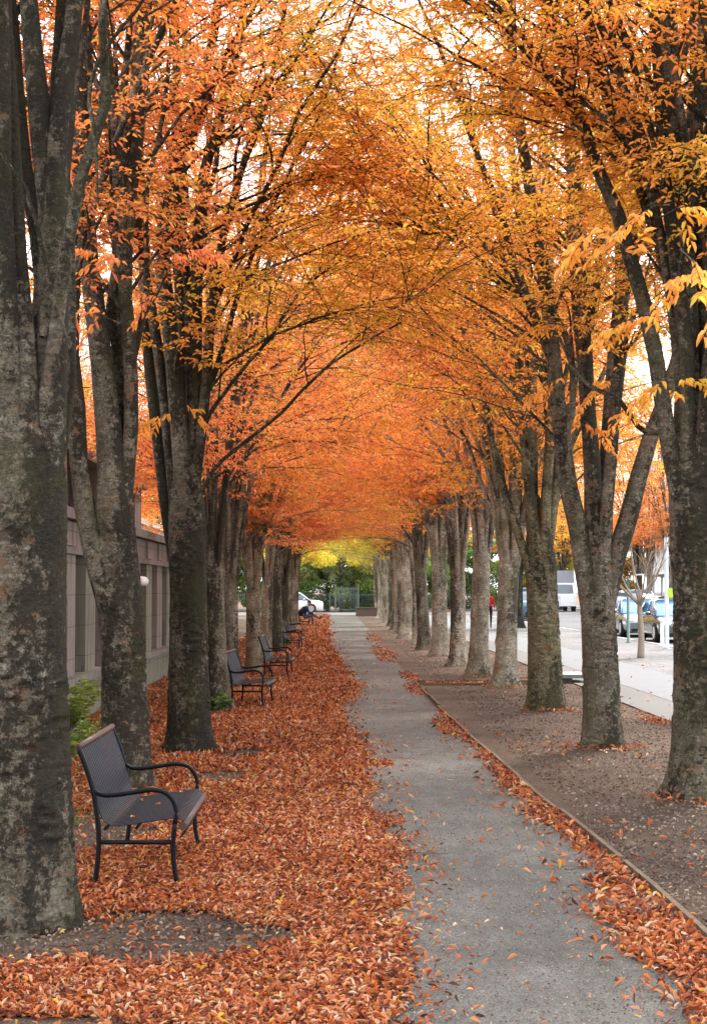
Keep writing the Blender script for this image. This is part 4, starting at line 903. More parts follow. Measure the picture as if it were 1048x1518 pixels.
# ------------------------------------------------------------------ benches
def make_bench(L=1.5):
    root = empty('park_bench')
    r = 0.0145
    for y in (0.0, L):
        nb = NB(); P, rr = resample([(-0.005, y, 0), (0.012, y, 0.14), (0.018, y, 0.27), (0.006, y, 0.42), (-0.014, y, 0.54), (-0.062, y, 0.70), (-0.112, y, 0.82)], [r*1.05]*7, 22); nb.tube(P, rr, 8); nb.ball(P[0]+np.array([0, 0, 0.01]), (0.02, 0.02, 0.012)); nb.build('back_post', M['metal'], root)
        nb = NB(); P, rr = resample([(-0.02, y, 0.56), (0.03, y, 0.535), (0.10, y, 0.533), (0.22, y, 0.548), (0.34, y, 0.562), (0.405, y, 0.548), (0.452, y, 0.505), (0.474, y, 0.44), (0.466, y, 0.36)], [r]*9, 26); nb.tube(P, rr, 8); nb.build('armrest', M['metal'], root)
        nb = NB(); P, rr = resample([(0.466, y, 0.365), (0.457, y, 0.26), (0.463, y, 0.12), (0.485, y, 0)], [r*1.02]*4, 12); nb.tube(P, rr, 8); nb.ball(P[-1]+np.array([0, 0, 0.01]), (0.021, 0.02, 0.012)); nb.build('leg', M['metal'], root)
        nb = NB(); nb.tube([(0.018, y, 0.255), (0.457, y, 0.255)], r*0.9, 8); nb.build('stretcher', M['metal'], root)
    prof_b = resample([(-0.104, 0, 0.80), (-0.07, 0, 0.71), (-0.03, 0, 0.60), (0.0, 0, 0.50), (0.018, 0, 0.43), (0.045, 0, 0.375)], [1]*6, 14)[0]
    prof_s = resample([(0.045, 0, 0.375), (0.08, 0, 0.352), (0.16, 0, 0.352), (0.28, 0, 0.368), (0.40, 0, 0.385), (0.475, 0, 0.392), (0.515, 0, 0.375), (0.53, 0, 0.335), (0.515, 0, 0.292), (0.49, 0, 0.275)], [1]*10, 26)[0]
    n = 25; wd = (L-0.03)/n
    for nm, pr, mt in (('backrest', prof_b, M['slat']), ('seat', prof_s, M['slat'])):
        nb = NB(); T = np.gradient(pr, axis=0); T = unit(T); N = np.stack([T[:, 2], T[:, 1]*0, -T[:, 0]], 1)
        for k in range(n):
            y0 = 0.015+k*wd+0.0095; y1 = 0.015+(k+1)*wd-0.0095; K = len(pr)
            A = pr+N*0.003; B = pr-N*0.003
            V = np.stack([A+[0, y0, 0], A+[0, y1, 0], B+[0, y1, 0], B+[0, y0, 0]], 1).reshape(-1, 3)
            i = np.arange(K*4).reshape(K, 4); f = np.stack([i[:-1], np.roll(i[:-1], -1, 1), np.roll(i[1:], -1, 1), i[1:]], -1).reshape(-1, 4)
            nb.add(V, f, smooth=False)
        nb.build(nm, mt, root)
    nb = NB(); nb.tube([(-0.108, -0.012, 0.815), (-0.108, L+0.012, 0.815)], 0.02, 10); nb.build('top_rail', M['rail'], root)
    nb = NB(); nb.tube([(0.513, 0.012, 0.345), (0.513, L-0.012, 0.345)], 0.026, 10); nb.build('front_rail', M['rail'], root)
    for (xx, zz) in ((-0.025, 0.545), (0.24, 0.34), (0.055, 0.335)):
        nb = NB(); nb.tube([(xx, 0, zz), (xx, L, zz)], 0.011, 6); nb.build('crossbar', M['metal'], root)
    return root
def copy_tree(o, parent=None):
    c = o.copy(); COL.objects.link(c); c.parent = parent
    for ch in list(o.children): copy_tree(ch, c)
    return c
bench0 = make_bench()
BN = [(-1.425, 10.05, 0, 'black metal park bench with curved arms nearest to the camera, beside the thick trunk'),
      (-1.56, 24.9, -0.05, 'black bench in front of the ivy footed tree, second from the camera'),
      (-1.45, 33.5, -0.03, 'black bench, third from the camera'),
      (-1.55, 48.4, -0.03, 'black bench, fourth from the camera, its backrest catching light'),
      (-1.70, 59, -0.03, 'partly hidden black bench between the fourth bench and the seated person'),
      (-1.80, 79.5, 0, 'far bench with the person sitting on it')]
for k, (x, y, rz, lab) in enumerate(BN):
    b = bench0 if k == 0 else copy_tree(bench0)
    b.location = (x, y, 0.006); b.rotation_euler = (0, 0, rz); tag(b, lab, 'bench', 'park benches along the left side of the path')

# ------------------------------------------------------------------ stone building on the left
XW = -3.46
root = empty('stone_building', (XW, 12, 0)); tag(root, 'long weathered stone building with pilasters and cornice behind the left row', 'building')
def P_(nm, mat, boxes):
    nb = NB()
    for (a, b, c, d, e, f) in boxes: nb.box(a, b, c, d, e, f)
    return nb.build(nm, mat, root)
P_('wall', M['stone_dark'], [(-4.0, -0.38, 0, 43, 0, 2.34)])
P_('plinth', M['stone_green'], [(-0.42, 0.02, -0.02, 43.02, -0.05, 0.52)])
P_('ledge', M['stone_trim'], [(-0.42, 0.10, -0.05, 43.05, 0.523, 0.62)])
P_('frieze', M['stone'], [(-0.45, -0.03, -0.01, 43.01, 2.31, 2.66)])
P_('cornice', M['stone_trim'], [(-0.47, 0.03, -0.04, 43.04, 2.22, 2.307), (-4.1, 0.10, -0.05, 43.05, 2.663, 2.80)])
yy = 0.3; k = 0
while yy < 42:
    P_('pilaster', M['stone'] if k % 2 else M['stone_green'], [(-0.40, -0.02, yy, yy+0.92, 0.623, 2.217)])  # every other pilaster tinted greener, painting in the contrast of shaded gaps
    P_('panel', M['stone_green'], [(-0.42, -0.24, yy+1.15, yy+1.58, 0.623, 2.215)])
    P_('frieze_block', M['stone'], [(-0.40, 0.0, yy+0.05, yy+0.85, 2.33, 2.64)])
    yy += 1.85; k += 1
P_('roof', M['roof'], [(-4.05, -0.3, 18.6, 43, 2.803, 2.86)])
P_('upper_wall', M['stone'], [(-3.9, -0.55, 0, 17.3, 2.803, 3.55)])
for yq in (2, 5.5, 9, 13.2, 17.35): P_('upper_pier', M['stone'], [(-0.6, -0.06, yq, yq+0.95, 2.803, 3.55)])
P_('upper_cornice', M['stone_trim'], [(-4.1, 0.04, -0.05, 18.4, 3.553, 3.70)])
# wall lamp with two globes
wl = empty('wall_lamp', (XW+0.0, 28.6, 1.85)); tag(wl, 'twin white globe lamp fixed to the stone building', 'wall lamp')
nb = NB(); nb.box(-0.02, 0.05, -0.06, 0.06, -0.08, 0.08); nb.tube([(0.04, 0, 0), (0.12, -0.14, -0.02), (0.16, -0.2, 0.0)], 0.012, 6); nb.tube([(0.04, 0, 0), (0.12, 0.14, -0.02), (0.16, 0.2, 0.0)], 0.012, 6); nb.build('bracket', M['metal'], wl)
for s in (-1, 1): nb = NB(); nb.ball((0.16, 0.2*s, 0.05), 0.085, 16, 10); nb.build('globe', M['lampglass'], wl)
# white house further back
wh = empty('rendered_house', (-11, 58, 0)); tag(wh, 'pale rendered house just visible over the stone building', 'house')
nb = NB(); nb.box(-3, 4, 0, 16, -0.05, 4.1); nb.add(np.array([(4, 0, 4.103), (4, 16, 4.103), (-3, 16, 4.103), (-3, 0, 4.103), (0.5, 0, 4.103), (0.5, 16, 4.103)], float), np.array([[0, 1, 2, 3]]), smooth=False); nb.build('wall', M['white_wall'], wh)
nb = NB(); nb.box(-3.1, 4.1, -0.1, 16.1, 4.106, 4.3); nb.build('parapet', M['white_wall'], wh)
for yq in (3, 7, 11): nb = NB(); nb.box(3.99, 4.04, yq, yq+1.1, 1.4, 2.8); w = nb.build('window', M['trimw'], wh); nb = NB(); nb.box(4.043, 4.05, yq+0.1, yq+1.0, 1.5, 2.7); nb.build('pane', M['glass'], w)

# lamp post
lp = empty('street_lamp', (*at(309, 875, 40)[:2], 0)); tag(lp, 'street lamp with white lantern between the left trunks', 'street lamp')
nb = NB(); P, rr = resample([(0, 0, 0), (0, 0, 0.3), (0, 0, 1.5), (0, 0, 3.45)], [0.09, 0.055, 0.045, 0.035], 12); nb.tube(P, rr, 10); nb.build('pole', M['green_post'], lp)
nb = NB(); nb.tube([(0, 0, 3.40), (0, 0, 3.46), (0, 0, 3.52), (0, 0, 3.95), (0, 0, 4.0)], [0.05, 0.10, 0.10, 0.135, 0.12], 12); nb.build('lantern', M['lampglass'], lp)
nb = NB(); nb.tube([(0, 0, 4.0), (0, 0, 4.04), (0, 0, 4.12), (0, 0, 4.2)], [0.21, 0.21, 0.09, 0.02], 14); nb.build('cap', M['trimw'], lp)

# ------------------------------------------------------------------ plants
def fern(name, x, y, n, h, lab, seed, mat='green_leaf', col=(0.40, 0.52, 0.06), spread=0.5):
    R = rs(seed); root = empty(name, (x, y, 0)); tag(root, lab, 'plant')
    st = NB(); P_l, D_l = [], []
    for k in range(n):
        a = R.rand()*6.28; hh = h*R.uniform(0.5, 1.0); o = spread*R.uniform(0.3, 1)
        K = 8; s = np.linspace(0, 1, K)[:, None]; d = np.array([math.cos(a), math.sin(a), 0])
        P = np.array([R.normal(0, 0.05), R.normal(0, 0.05), 0])+d*o*s**1.6+np.array([0, 0, 1])*hh*(s-0.25*s**3)
        st.tube(P, np.linspace(0.005, 0.002, K), 4)
        for j in range(26):
            u = 0.25+0.75*j/26; x_ = u*(K-1); i = min(int(x_), K-2); p = P[i]+(P[i+1]-P[i])*(x_-i); sd = np.cross(d, [0, 0, 1])*(1 if j % 2 else -1)
            P_l.append(p); D_l.append(unit(sd+0.4*d+np.array([0, 0, 0.15])+R.normal(0, 0.2, 3)))
    st.build('stem', M['bark_young'], root)
    P_l = np.array(P_l); D_l = np.array(D_l); m = len(P_l); L = 0.085*R.uniform(0.6, 1.3, m)
    v, f = leaf_mesh(P_l, D_l, unit(np.array([0, -.4, 1.])+R.normal(0, .4, (m, 3))), L, L*0.33, True, 0.2)
    c = new_obj('foliage', np_mesh('foliage', v, [f], None, [np.repeat(R.rand(m)*0.5+0.3, 2)]), M[mat], root); c.color = (*col, 1)
fern('fern', -3.05, 19.6, 26, 0.95, 'bright green feathery plant against the stone wall between the first two trunks', 1)
fern('fern', -2.75, 17.6, 14, 0.55, 'small green feathery plant in front of the taller one by the stone wall', 2, col=(0.25, 0.36, 0.06))
p = at(322, 875, 23.9); fern('ivy_clump', p[0]-0.02, 23.95, 22, 0.38, 'dark ivy clump hugging the foot of the fourth left tree', 3, col=(0.03, 0.07, 0.03), spread=0.26)
# thin grass on the left strip
R = rs(9); n = 9000; x = R.uniform(-3.4, -1.9, n); y = 12+R.rand(n)**1.4*45; ok = smooth_noise(x, y, 3, 1.0) > 0.5; x = x[ok]; y = y[ok]; n = len(x)
v, f = leaf_mesh(np.stack([x, y, np.zeros(n)], 1), unit(np.stack([R.normal(0, .5, n), R.normal(0, .5, n), np.ones(n)], 1)), unit(R.normal(0, 1, (n, 3))), R.uniform(0.03, 0.09, n), np.full(n, 0.008), False, 0.2)
c = new_obj('grass', np_mesh('grass', v, [f], None, [np.repeat(R.rand(n), 2)]), M['green_leaf']); c.color = (0.16, 0.20, 0.04, 1); tag(c, 'thin weedy grass between the leaves by the stone building', 'grass', kind='stuff')

# young bare street tree on the verge
def sapling(x, y, h, lab):
    R = rs(int(x*10)); root = empty('young_tree', (x, y, 0)); tag(root, lab, 'tree'); nb = NB()
    P, rr = resample([(0, 0, -0.05), (0.02, 0, 0.6), (-0.02, 0, 1.3), (0, 0, 1.7)], [0.10, 0.075, 0.065, 0.06], 12); nb.tube(P, rr, 10); nb.build('trunk', M['bark_young'], root)
    nb = NB()
    for k in range(11):
        a = k*2.4; z0 = R.uniform(1.25, 1.65); rch = R.uniform(0.4, 0.95); zt = R.uniform(2.3, h)
        P = resample([(0, 0, z0), (rch*.4*math.cos(a), rch*.4*math.sin(a), z0+0.35), (rch*.8*math.cos(a), rch*.8*math.sin(a), (z0+zt)/2+.2), (rch*math.cos(a), rch*math.sin(a), zt)], [.03, .022, .015, .006], 9); nb.tube(P[0], P[1], 6)
        for j in range(6):
            q = P[0][R.randint(3, 9)]; b = a+R.normal(0, 0.9); L = R.uniform(.3, .7); nb.tube([q, q+np.array([math.cos(b)*.5, math.sin(b)*.5, .8])*L*.5, q+np.array([math.cos(b)*.6, math.sin(b)*.6, .8])*L], [.008, .006, .003], 4)
    nb.build('crown', M['bark_young'], root)
sapling(*at(949, 875, 43.3)[:2], 3.4, 'young bare tree with thin twigs standing on the grey verge')

# ------------------------------------------------------------------ posts, bollard, slab
def post(px, D, h, r, mat, lab, sign=None, cat='post', nm='sign_post'):
    p = at(px, 875, D); root = empty(nm, (p[0], D, 0.01)); tag(root, lab, cat)
    nb = NB(); nb.tube([(0, 0, 0), (0, 0, 0.02), (0, 0, 0.021), (0, 0, h)], [r*2, r*2, r, r], 10); nb.build('pole', mat, root)
    if sign:
        w, z0, z1, m, dx = sign; nb = NB(); nb.box(dx-w/2, dx+w/2, -r-0.012, -r-0.004, z0, z1); nb.build('sign_plate', m, root)
    else: nb = NB(); nb.ball((0, 0, h), (r*1.3, r*1.3, r)); nb.build('cap', mat, root)
post(931, 56, 2.15, 0.05, M['green_post'], 'dark green post on the verge before the parked cars', (0.1, 1.8, 2.1, M['green_post'], 0))
post(988, 50, 3.3, 0.06, M['pale_post'], 'pale blue grey sign post with a lime green plate', (0.26, 1.52, 1.80, M['hivis'], 0.14))
post(981, 52, 0.78, 0.055, M['trimw'], 'short white bollard beside the pale sign post', nm='bollard', cat='bollard')
nb = NB(); root = empty('stone_slab_seat', (4.15, 31.6, 0)); tag(root, 'low grey stone slab seat at the edge of the paving between two trunks', 'stone seat')
nb.box(-0.02, 0.55, 0, 1.1, 0.10, 0.17); sl = nb.build('seat', M['kerb'], root); nb = NB(); nb.box(0.06, 0.26, 0.1, 1.0, 0, 0.098); nb.build('support', M['stone_dark'], root)
# dark planter at the far end
root = empty('planter_box', (2.0, 113, 0)); tag(root, 'low dark timber planter box at the far end of the avenue', 'planter')
nb = NB(); nb.box(-0.75, 1.3, 0, 1.2, 0, 0.52); nb.build('box', M['twig'], root); nb = NB(); nb.box(-0.80, 1.35, -0.05, 1.25, 0.523, 0.58); nb.build('rim', M['twig'], root)
# iron fence and gate
root = empty('iron_fence', (0, 134, 0)); tag(root, 'iron railing fence along the far street', 'fence')
for x0 in np.arange(-9, 12, 2.1): nb = NB(); nb.box(x0-0.05, x0+0.05, -0.05, 0.05, 0, 1.55); nb.build('post', M['green_post'], root)
for z in (0.2, 1.35): nb = NB(); nb.box(-9, 11.5, -0.015, 0.015, z, z+0.04); nb.build('rail', M['gate_metal'], root)
nb = NB()
for x0 in np.arange(-8.9, 11.4, 0.14): nb.tube([(x0, 0.03, 0.1), (x0, 0.03, 1.48)], 0.01, 4)
nb.build('railing', M['gate_metal'], root)
root = empty('iron_gate', (0.75, 132.5, 0)); tag(root, 'tall pale grey iron gate on the axis of the path', 'gate')
for x0 in (-0.9, 0.9): nb = NB(); nb.box(x0-0.06, x0+0.06, -0.06, 0.06, 0, 2.2); nb.build('post', M['gate_metal'], root)
nb = NB()
for x0 in np.arange(-0.75, 0.8, 0.15): nb.tube([(x0, 0, 0.1), (x0, 0, 2.0)], 0.018, 5)
nb.box(-0.8, 0.8, -0.02, 0.02, 1.8, 1.86); nb.box(-0.8, 0.8, -0.02, 0.02, 0.2, 0.26); nb.build('gate_leaf', M['gate_metal'], root)

# ------------------------------------------------------------------ vehicles (length along +X local, front at +X)
def loft(st, mat_, nb=None, sm=True):
    """st: list of (x, [(y,z)...half section from bottom to top centre])"""
    nb = nb or NB(); rings = []
    for x, sec in st:
        full = [(x, y, z) for y, z in sec]+[(x, -y, z) for y, z in reversed(sec[:-1] if abs(sec[-1][0]) < 1e-6 else sec)]
        rings.append(full)
    n = len(rings[0]); V = np.array(rings, float).reshape(-1, 3); i = np.arange(len(V)).reshape(len(rings), n)
    f = np.stack([i[:-1], i[1:], np.roll(i[1:], -1, 1), np.roll(i[:-1], -1, 1)], -1).reshape(-1, 4); nb.add(V, f, 0, smooth=sm)
    nb.add(V[:n].copy(), np.arange(n)[None], 0, smooth=False); nb.add(V[-n:].copy(), np.arange(n)[::-1][None], 0, smooth=False)
    return nb
def make_car(x, y, rz, mat, lab, cat='car', L=4.5, W=1.82, H=1.46, kind='sedan', glass='glass', name='parked_car'):
    root = empty(name, (x, y, 0.005), rz); tag(root, lab, cat, 'vehicles parked and driving in the street')
    hw = W/2; belt = H*0.63; hood = H*0.60
    g0 = 0.20
    def sec(w, zt, zb=g0, crown=0.03): return [(w*0.90, zb), (w*0.985, zb+0.12), (w, zb+(zt-zb)*0.55), (w*0.955, zt-0.06), (w*0.88, zt), (w*0.4, zt+crown), (0, zt+crown)]
    hl = L/2
    if kind == 'sedan': tops = [(-hl, 0.62*H*0.9, .82), (-hl+.08, belt*0.93, .92), (-hl+.5, belt*1.0, .985), (-0.9, belt, 1), (0.7, belt*.98, 1), (1.1, hood, .99), (hl-.5, hood*.90, .96), (hl-.12, hood*.76, .88), (hl, hood*.62, .80)]
    else: tops = [(-hl, belt*.8, .9), (-hl+.06, belt*.97, .96), (-hl+.5, belt, 1), (-0.9, belt, 1), (0.7, belt, 1), (1.15, belt*.97, .99), (hl-.4, belt*.93, .97), (hl-.08, belt*.84, .92), (hl, belt*.68, .86)]
    nb = loft([(a, sec(hw*c, b)) for a, b, c in tops], mat); body = nb.build('body', mat, root)
    bz = belt-0.035
    # greenhouse glass block and roof skin
    if kind == 'sedan': gs = [(-1.75, 1.0, bz), (-1.15, .86, H*.93), (-.3, .80, H*.985), (.35, .80, H*.97), (1.25, 1.0, bz)]
    else: gs = [(-hl+.12, 1.0, bz), (-hl+.32, .86, H*.93), (-.3, .84, H*.975), (.45, .83, H*.96), (1.25, 1.0, bz)]
    st = []
    for a, c, zt in gs:
        wb = hw*0.955; wt = hw*0.955*(0.97 if zt <= bz+.01 else 0.80)
        st.append((a, [(wb*0.99, bz-.02), (wb*.98, bz), (wt, max(zt-.05, bz+.004)), (wt*.88, max(zt, bz+.006)), (0, max(zt+.015, bz+.02))]))
    nb = loft(st, None); nb.build('windows', M[glass], root)
    rsx = [g for g in gs if g[2] > bz+.1]
    st = [(a+(-.06 if i == 0 else (.06 if i == len(rsx)-1 else 0)), [(hw*.955*.80+.004, zt-.065), (hw*.955*.80*.90, zt+.006), (0, zt+.028)]) for i, (a, c, zt) in enumerate(rsx)]
    nb = loft(st, None); nb.build('roof', mat, root)
    nb = NB()
    for s in (-1, 1):
        wt = hw*.955*.80
        nb.tube([(gs[-1][0], s*hw*.93, bz), (rsx[-1][0]+.05, s*wt, rsx[-1][2]-.03)], .03, 5); nb.tube([(gs[0][0], s*hw*.93, bz), (rsx[0][0], s*wt, rsx[0][2]-.04)], .04, 5); nb.tube([(-.25, s*hw*.945, bz), (-.25, s*(wt+.005), H*.94)], .03, 5)
    nb.build('pillars', mat, root)
    for sx in (-1, 1):
        for s in (-1, 1):
            cx = sx*L*.30; rw = .33 if kind == 'sedan' else .37
            nb = NB(); nb.tube([(cx, s*(hw-.20), rw), (cx, s*(hw-.19), rw), (cx, s*(hw+.005), rw), (cx, s*(hw+.012), rw)], [rw*.9, rw, rw, rw*.9], 22); w = nb.build('wheel', M['rubber'], root)
            nb = NB(); nb.tube([(cx, s*(hw-.02), rw), (cx, s*(hw+.018), rw)], rw*.62, 16); nb.build('rim', M['chrome'], w)
    for s in (-1, 1):
        nb = NB(); nb.ball((hl-.16, s*hw*.68, hood*.72 if kind == 'sedan' else belt*.80), (.12, .19, .075)); nb.build('headlight', M['headlamp'], root)
        nb = NB(); nb.ball((-hl+.05, s*hw*.74, belt*.82), (.07, .15, .09)); nb.build('tail_light', M['redlamp'], root)
        nb = NB(); nb.ball((.82, s*(hw+.09), belt+.05), (.07, .10, .065)); nb.tube([(.82, s*hw*.9, belt-.02), (.82, s*(hw+.06), belt+.03)], .02, 5); nb.build('side_mirror', mat, root)
    nb = NB(); nb.box(hl-.03, hl+.012, -hw*.42, hw*.42, .36, .52); nb.build('grille', M['rubber'], root)
    nb = NB(); nb.box(hl-.06, hl+.006, -hw*.72, hw*.72, .215, .33); nb.build('bumper', M['rubber'], root); nb = NB(); nb.box(-hl-.006, -hl+.06, -hw*.78, hw*.78, .215, .40); nb.build('bumper', M['rubber'], root)
    return root
FR = -PI/2   # facing the camera
make_car(11.45, 57.5, FR, M['p_dark'], 'black car with bright windscreen parked at the kerb, nearest of the parked cars', glass='sky_reflection_glass')
make_car(11.45, 64.2, FR, M['p_silver'], 'silver car parked directly behind the nearest black car', glass='sky_reflection_glass')
make_car(11.6, 71.0, FR, M['p_dark'], 'dark tall car third along the kerb behind the silver one', kind='suv', H=1.7, L=4.7)
make_car(11.7, 104, FR, M['p_silver'], 'silver tall car parked farthest down the near kerb', kind='suv', H=1.75, L=4.7)
make_car(10.9, 97, FR, M['p_blue'], 'deep blue van like car seen beside the lone verge trunk', kind='suv', H=1.9, L=5.0, name='parked_van')
for k, (yk, mk, lab) in enumerate([(62, 'p_dark', 'large black car on the far side of the street, nearest of that line'), (69, 'p_white', 'white car on the far side of the street'), (77, 'p_silver', 'silver car on the far side of the street'), (85, 'p_red', 'red car on the far side of the street'), (93, 'p_white', 'white car farther along the far side of the street'), (101, 'p_dark', 'dark car farthest along the far side of the street')]):
    make_car(19.7, yk, FR+PI, M[mk], lab, kind='suv' if k % 2 == 0 else 'sedan', H=1.75 if k % 2 == 0 else 1.46)
make_car(15.6, 88, FR, M['p_silver'], 'silver tall car driving up the middle of the street', kind='suv', H=1.8, L=4.8, name='moving_car')
make_car(-3.3, 127, 0, M['p_white'], 'white car crossing at the far end of the avenue behind the seated person', kind='suv', H=1.62, L=4.5, name='crossing_car')
# box truck
tr = empty('box_truck', (18.2, 138, 0.005), 0); tag(tr, 'pale box truck far down the street', 'truck', 'vehicles parked and driving in the street')
nb = NB(); nb.box(-1.15, 1.15, 0, 5.5, 0.9, 3.35); nb.build('cargo_box', M['p_silver'], tr)
nb = NB(); nb.box(-1.05, 1.05, -1.9, -0.1, 0.45, 1.4); nb.add(np.array([(-1.05, -1.75, 1.4), (1.05, -1.75, 1.4), (1.0, -1.2, 2.3), (-1.0, -1.2, 2.3), (-1.0, -.1, 2.35), (1.0, -.1, 2.35), (1.05, -.1, 1.4), (-1.05, -.1, 1.4)], float), np.array([[3, 2, 5, 4], [2, 1, 6, 5], [0, 3, 4, 7], [0, 1, 2, 3]]), smooth=False); nb.build('cab', M['p_white'], tr)
nb = NB(); nb.add(np.array([(-.9, -1.74, 1.46), (.9, -1.74, 1.46), (.88, -1.26, 2.22), (-.88, -1.26, 2.22)], float), np.array([[0, 1, 2, 3]]), smooth=False); nb.build('windscreen', M['glass'], tr)
for s in (-1, 1):
    for q in (-1.2, 3.9): nb = NB(); nb.tube([(s*.8, q, .45), (s*1.1, q, .45)], .45, 18); nb.build('wheel', M['rubber'], tr)
    nb = NB(); nb.ball((s*.8, -1.9, .8), (.14, .04, .1)); nb.build('headlight', M['headlamp'], tr)

# ------------------------------------------------------------------ buildings across the street
def shop(x, y, w, h, mat, lab, nfl, nwin, seed):
    root = empty('street_building', (x, y, 0)); tag(root, lab, 'building', 'buildings across the street')
    nb = NB(); nb.box(0, 9, 0, w, -0.05, h); nb.build('wall', mat, root)
    nb = NB(); nb.box(-0.25, 9.1, -0.1, w+0.1, h+0.003, h+0.35); nb.build('cornice', M['trimw'], root)
    for fl in range(nfl):
        z = 0.5+fl*3.3 if fl else 0.5
        for k in range(nwin):
            yk = (k+0.5)*w/nwin; ww = 0.55 if fl else w/nwin*0.38
            nb = NB(); nb.box(-0.05, 0.05, yk-ww-.08, yk+ww+.08, z+(.6 if fl else 0)-.08, z+2.3+.08); wn = nb.build('window', M['trimw'], root)
            nb = NB(); nb.box(-0.09, -0.053, yk-ww, yk+ww, z+(.6 if fl else 0), z+2.3); nb.build('pane', M['glass'], wn)
    nb = NB(); nb.box(-1.0, -0.003, 0.4, w-0.4, 2.95, 3.05); nb.build('awning', M['trimw'], root)
shop(25.2, 50, 16, 9.5, M['brick'], 'red brick building with white window frames across the street, nearest one', 3, 5, 1)
shop(25.2, 66.3, 18, 8.0, M['white_wall'], 'white rendered building across the street beyond the nearest brick one', 2, 6, 2)
shop(25.2, 84.6, 22, 10, M['brick'], 'red brick building across the street beyond the white one', 3, 7, 3)
shop(25.2, 107, 30, 8, M['white_wall'], 'pale building farthest along the far side of the street', 2, 9, 4)

# ------------------------------------------------------------------ people
def skin_figure(name, nodes, edges, regions, parent):
    """nodes: {key:(x,y,z,r)}, edges list of key pairs; regions: key -> material index; returns one continuous body mesh"""
    keys = list(nodes); me = bpy.data.meshes.new(name); me.from_pydata([nodes[k][:3] for k in keys], [(keys.index(a), keys.index(b)) for a, b in edges], [])
    o = bpy.data.objects.new(name, me); COL.objects.link(o)
    sk = o.modifiers.new('skin', 'SKIN'); sk.use_smooth_shade = True
    for i, k in enumerate(keys):
        r = nodes[k][3]; me.skin_vertices[0].data[i].radius = (r, r) if not isinstance(r, tuple) else r; me.skin_vertices[0].data[i].use_root = (i == 0)
    sb = o.modifiers.new('sub', 'SUBSURF'); sb.levels = 2; sb.render_levels = 2
    dg = bpy.context.evaluated_depsgraph_get(); em = bpy.data.meshes.new_from_object(o.evaluated_get(dg))
    bpy.data.objects.remove(o)
    mats = sorted(set(regions.values())); P = np.array([nodes[k][:3] for k in keys])
    A = [(P[keys.index(a)], P[keys.index(b)], regions[b]) for a, b in edges]
    body = new_obj(name, em, [M[m] for m in mats], parent)
    for pl in em.polygons:
        c = np.array(pl.center); best = 1e9
        for a, b, m in A:
            ab = b-a; t = min(1, max(0, float(np.dot(c-a, ab)/(np.dot(ab, ab)+1e-9)))); d = np.linalg.norm(a+ab*t-c)
            if d < best: best = d; mm = m
        pl.material_index = mats.index(mm); pl.use_smooth = True
    return body
def add_hand(nodes, edges, reg, pre, wrist, d, up):
    d = unit(np.array(d, float)); up = unit(np.array(up, float)); sd = unit(np.cross(d, up)); w = np.array(wrist, float)
    pk = pre+'palm'; nodes[pk] = (*(w+d*.075), .028); edges.append((pre+'wrist', pk)); reg[pk] = 'skin'
    for i, (off, ln) in enumerate(((-.030, .068), (-.010, .078), (.010, .074), (.029, .058))):
        a = w+d*.09+sd*off; b = a+d*ln*.5-up*ln*.12; c = b+d*ln*.35-up*ln*.38
        prev = pk
        for j, q in enumerate((a, b, c)): kk = '%sf%d%d' % (pre, i, j); nodes[kk] = (*q, .0095-.001*j); edges.append((prev, kk)); reg[kk] = 'skin'; prev = kk
    a = w+d*.035-sd*.035; b = a+d*.03-sd*.025; prev = pk
    for j, q in enumerate((a, b)): kk = '%st%d' % (pre, j); nodes[kk] = (*q, .011); edges.append((prev, kk)); reg[kk] = 'skin'; prev = kk
def head_details(parent, c, fwd, hairmat='hair', beard=False):
    f = unit(np.array(fwd, float)); up = np.array([0, 0, 1.0]); up = unit(up-f*np.dot(up, f)); s = np.cross(f, up); c = np.array(c, float)
    nb = NB(); nb.ball(c-f*.022+up*.028, (.098, .090, .105), 14, 10); nb.build('hair', M[hairmat], parent)
    nb = NB(); nb.tube([c+f*.085+up*.01, c+f*.112-up*.018], [.010, .015], 6); nb.build('nose', M['skin'], parent)
    for q in (-1, 1):
        nb = NB(); nb.ball(c+f*.085+up*.015+s*.03*q, .009, 8, 6); nb.build('eye', M['black_cloth'], parent)
        nb = NB(); nb.ball(c-f*.005+s*.082*q, (.02, .012, .03), 8, 6); nb.build('ear', M['skin'], parent)
    nb = NB(); nb.box(-.02, .02, -.004, .004, -.004, .004); m = nb.build('mouth', M['red_cloth'], parent); m.location = c+f*.092-up*.045; m.rotation_euler = (0, 0, math.atan2(s[1], s[0]))
    if beard: nb = NB(); nb.ball(c+f*.045-up*.062, (.055, .055, .045), 10, 8); nb.build('beard', M['hair'], parent)
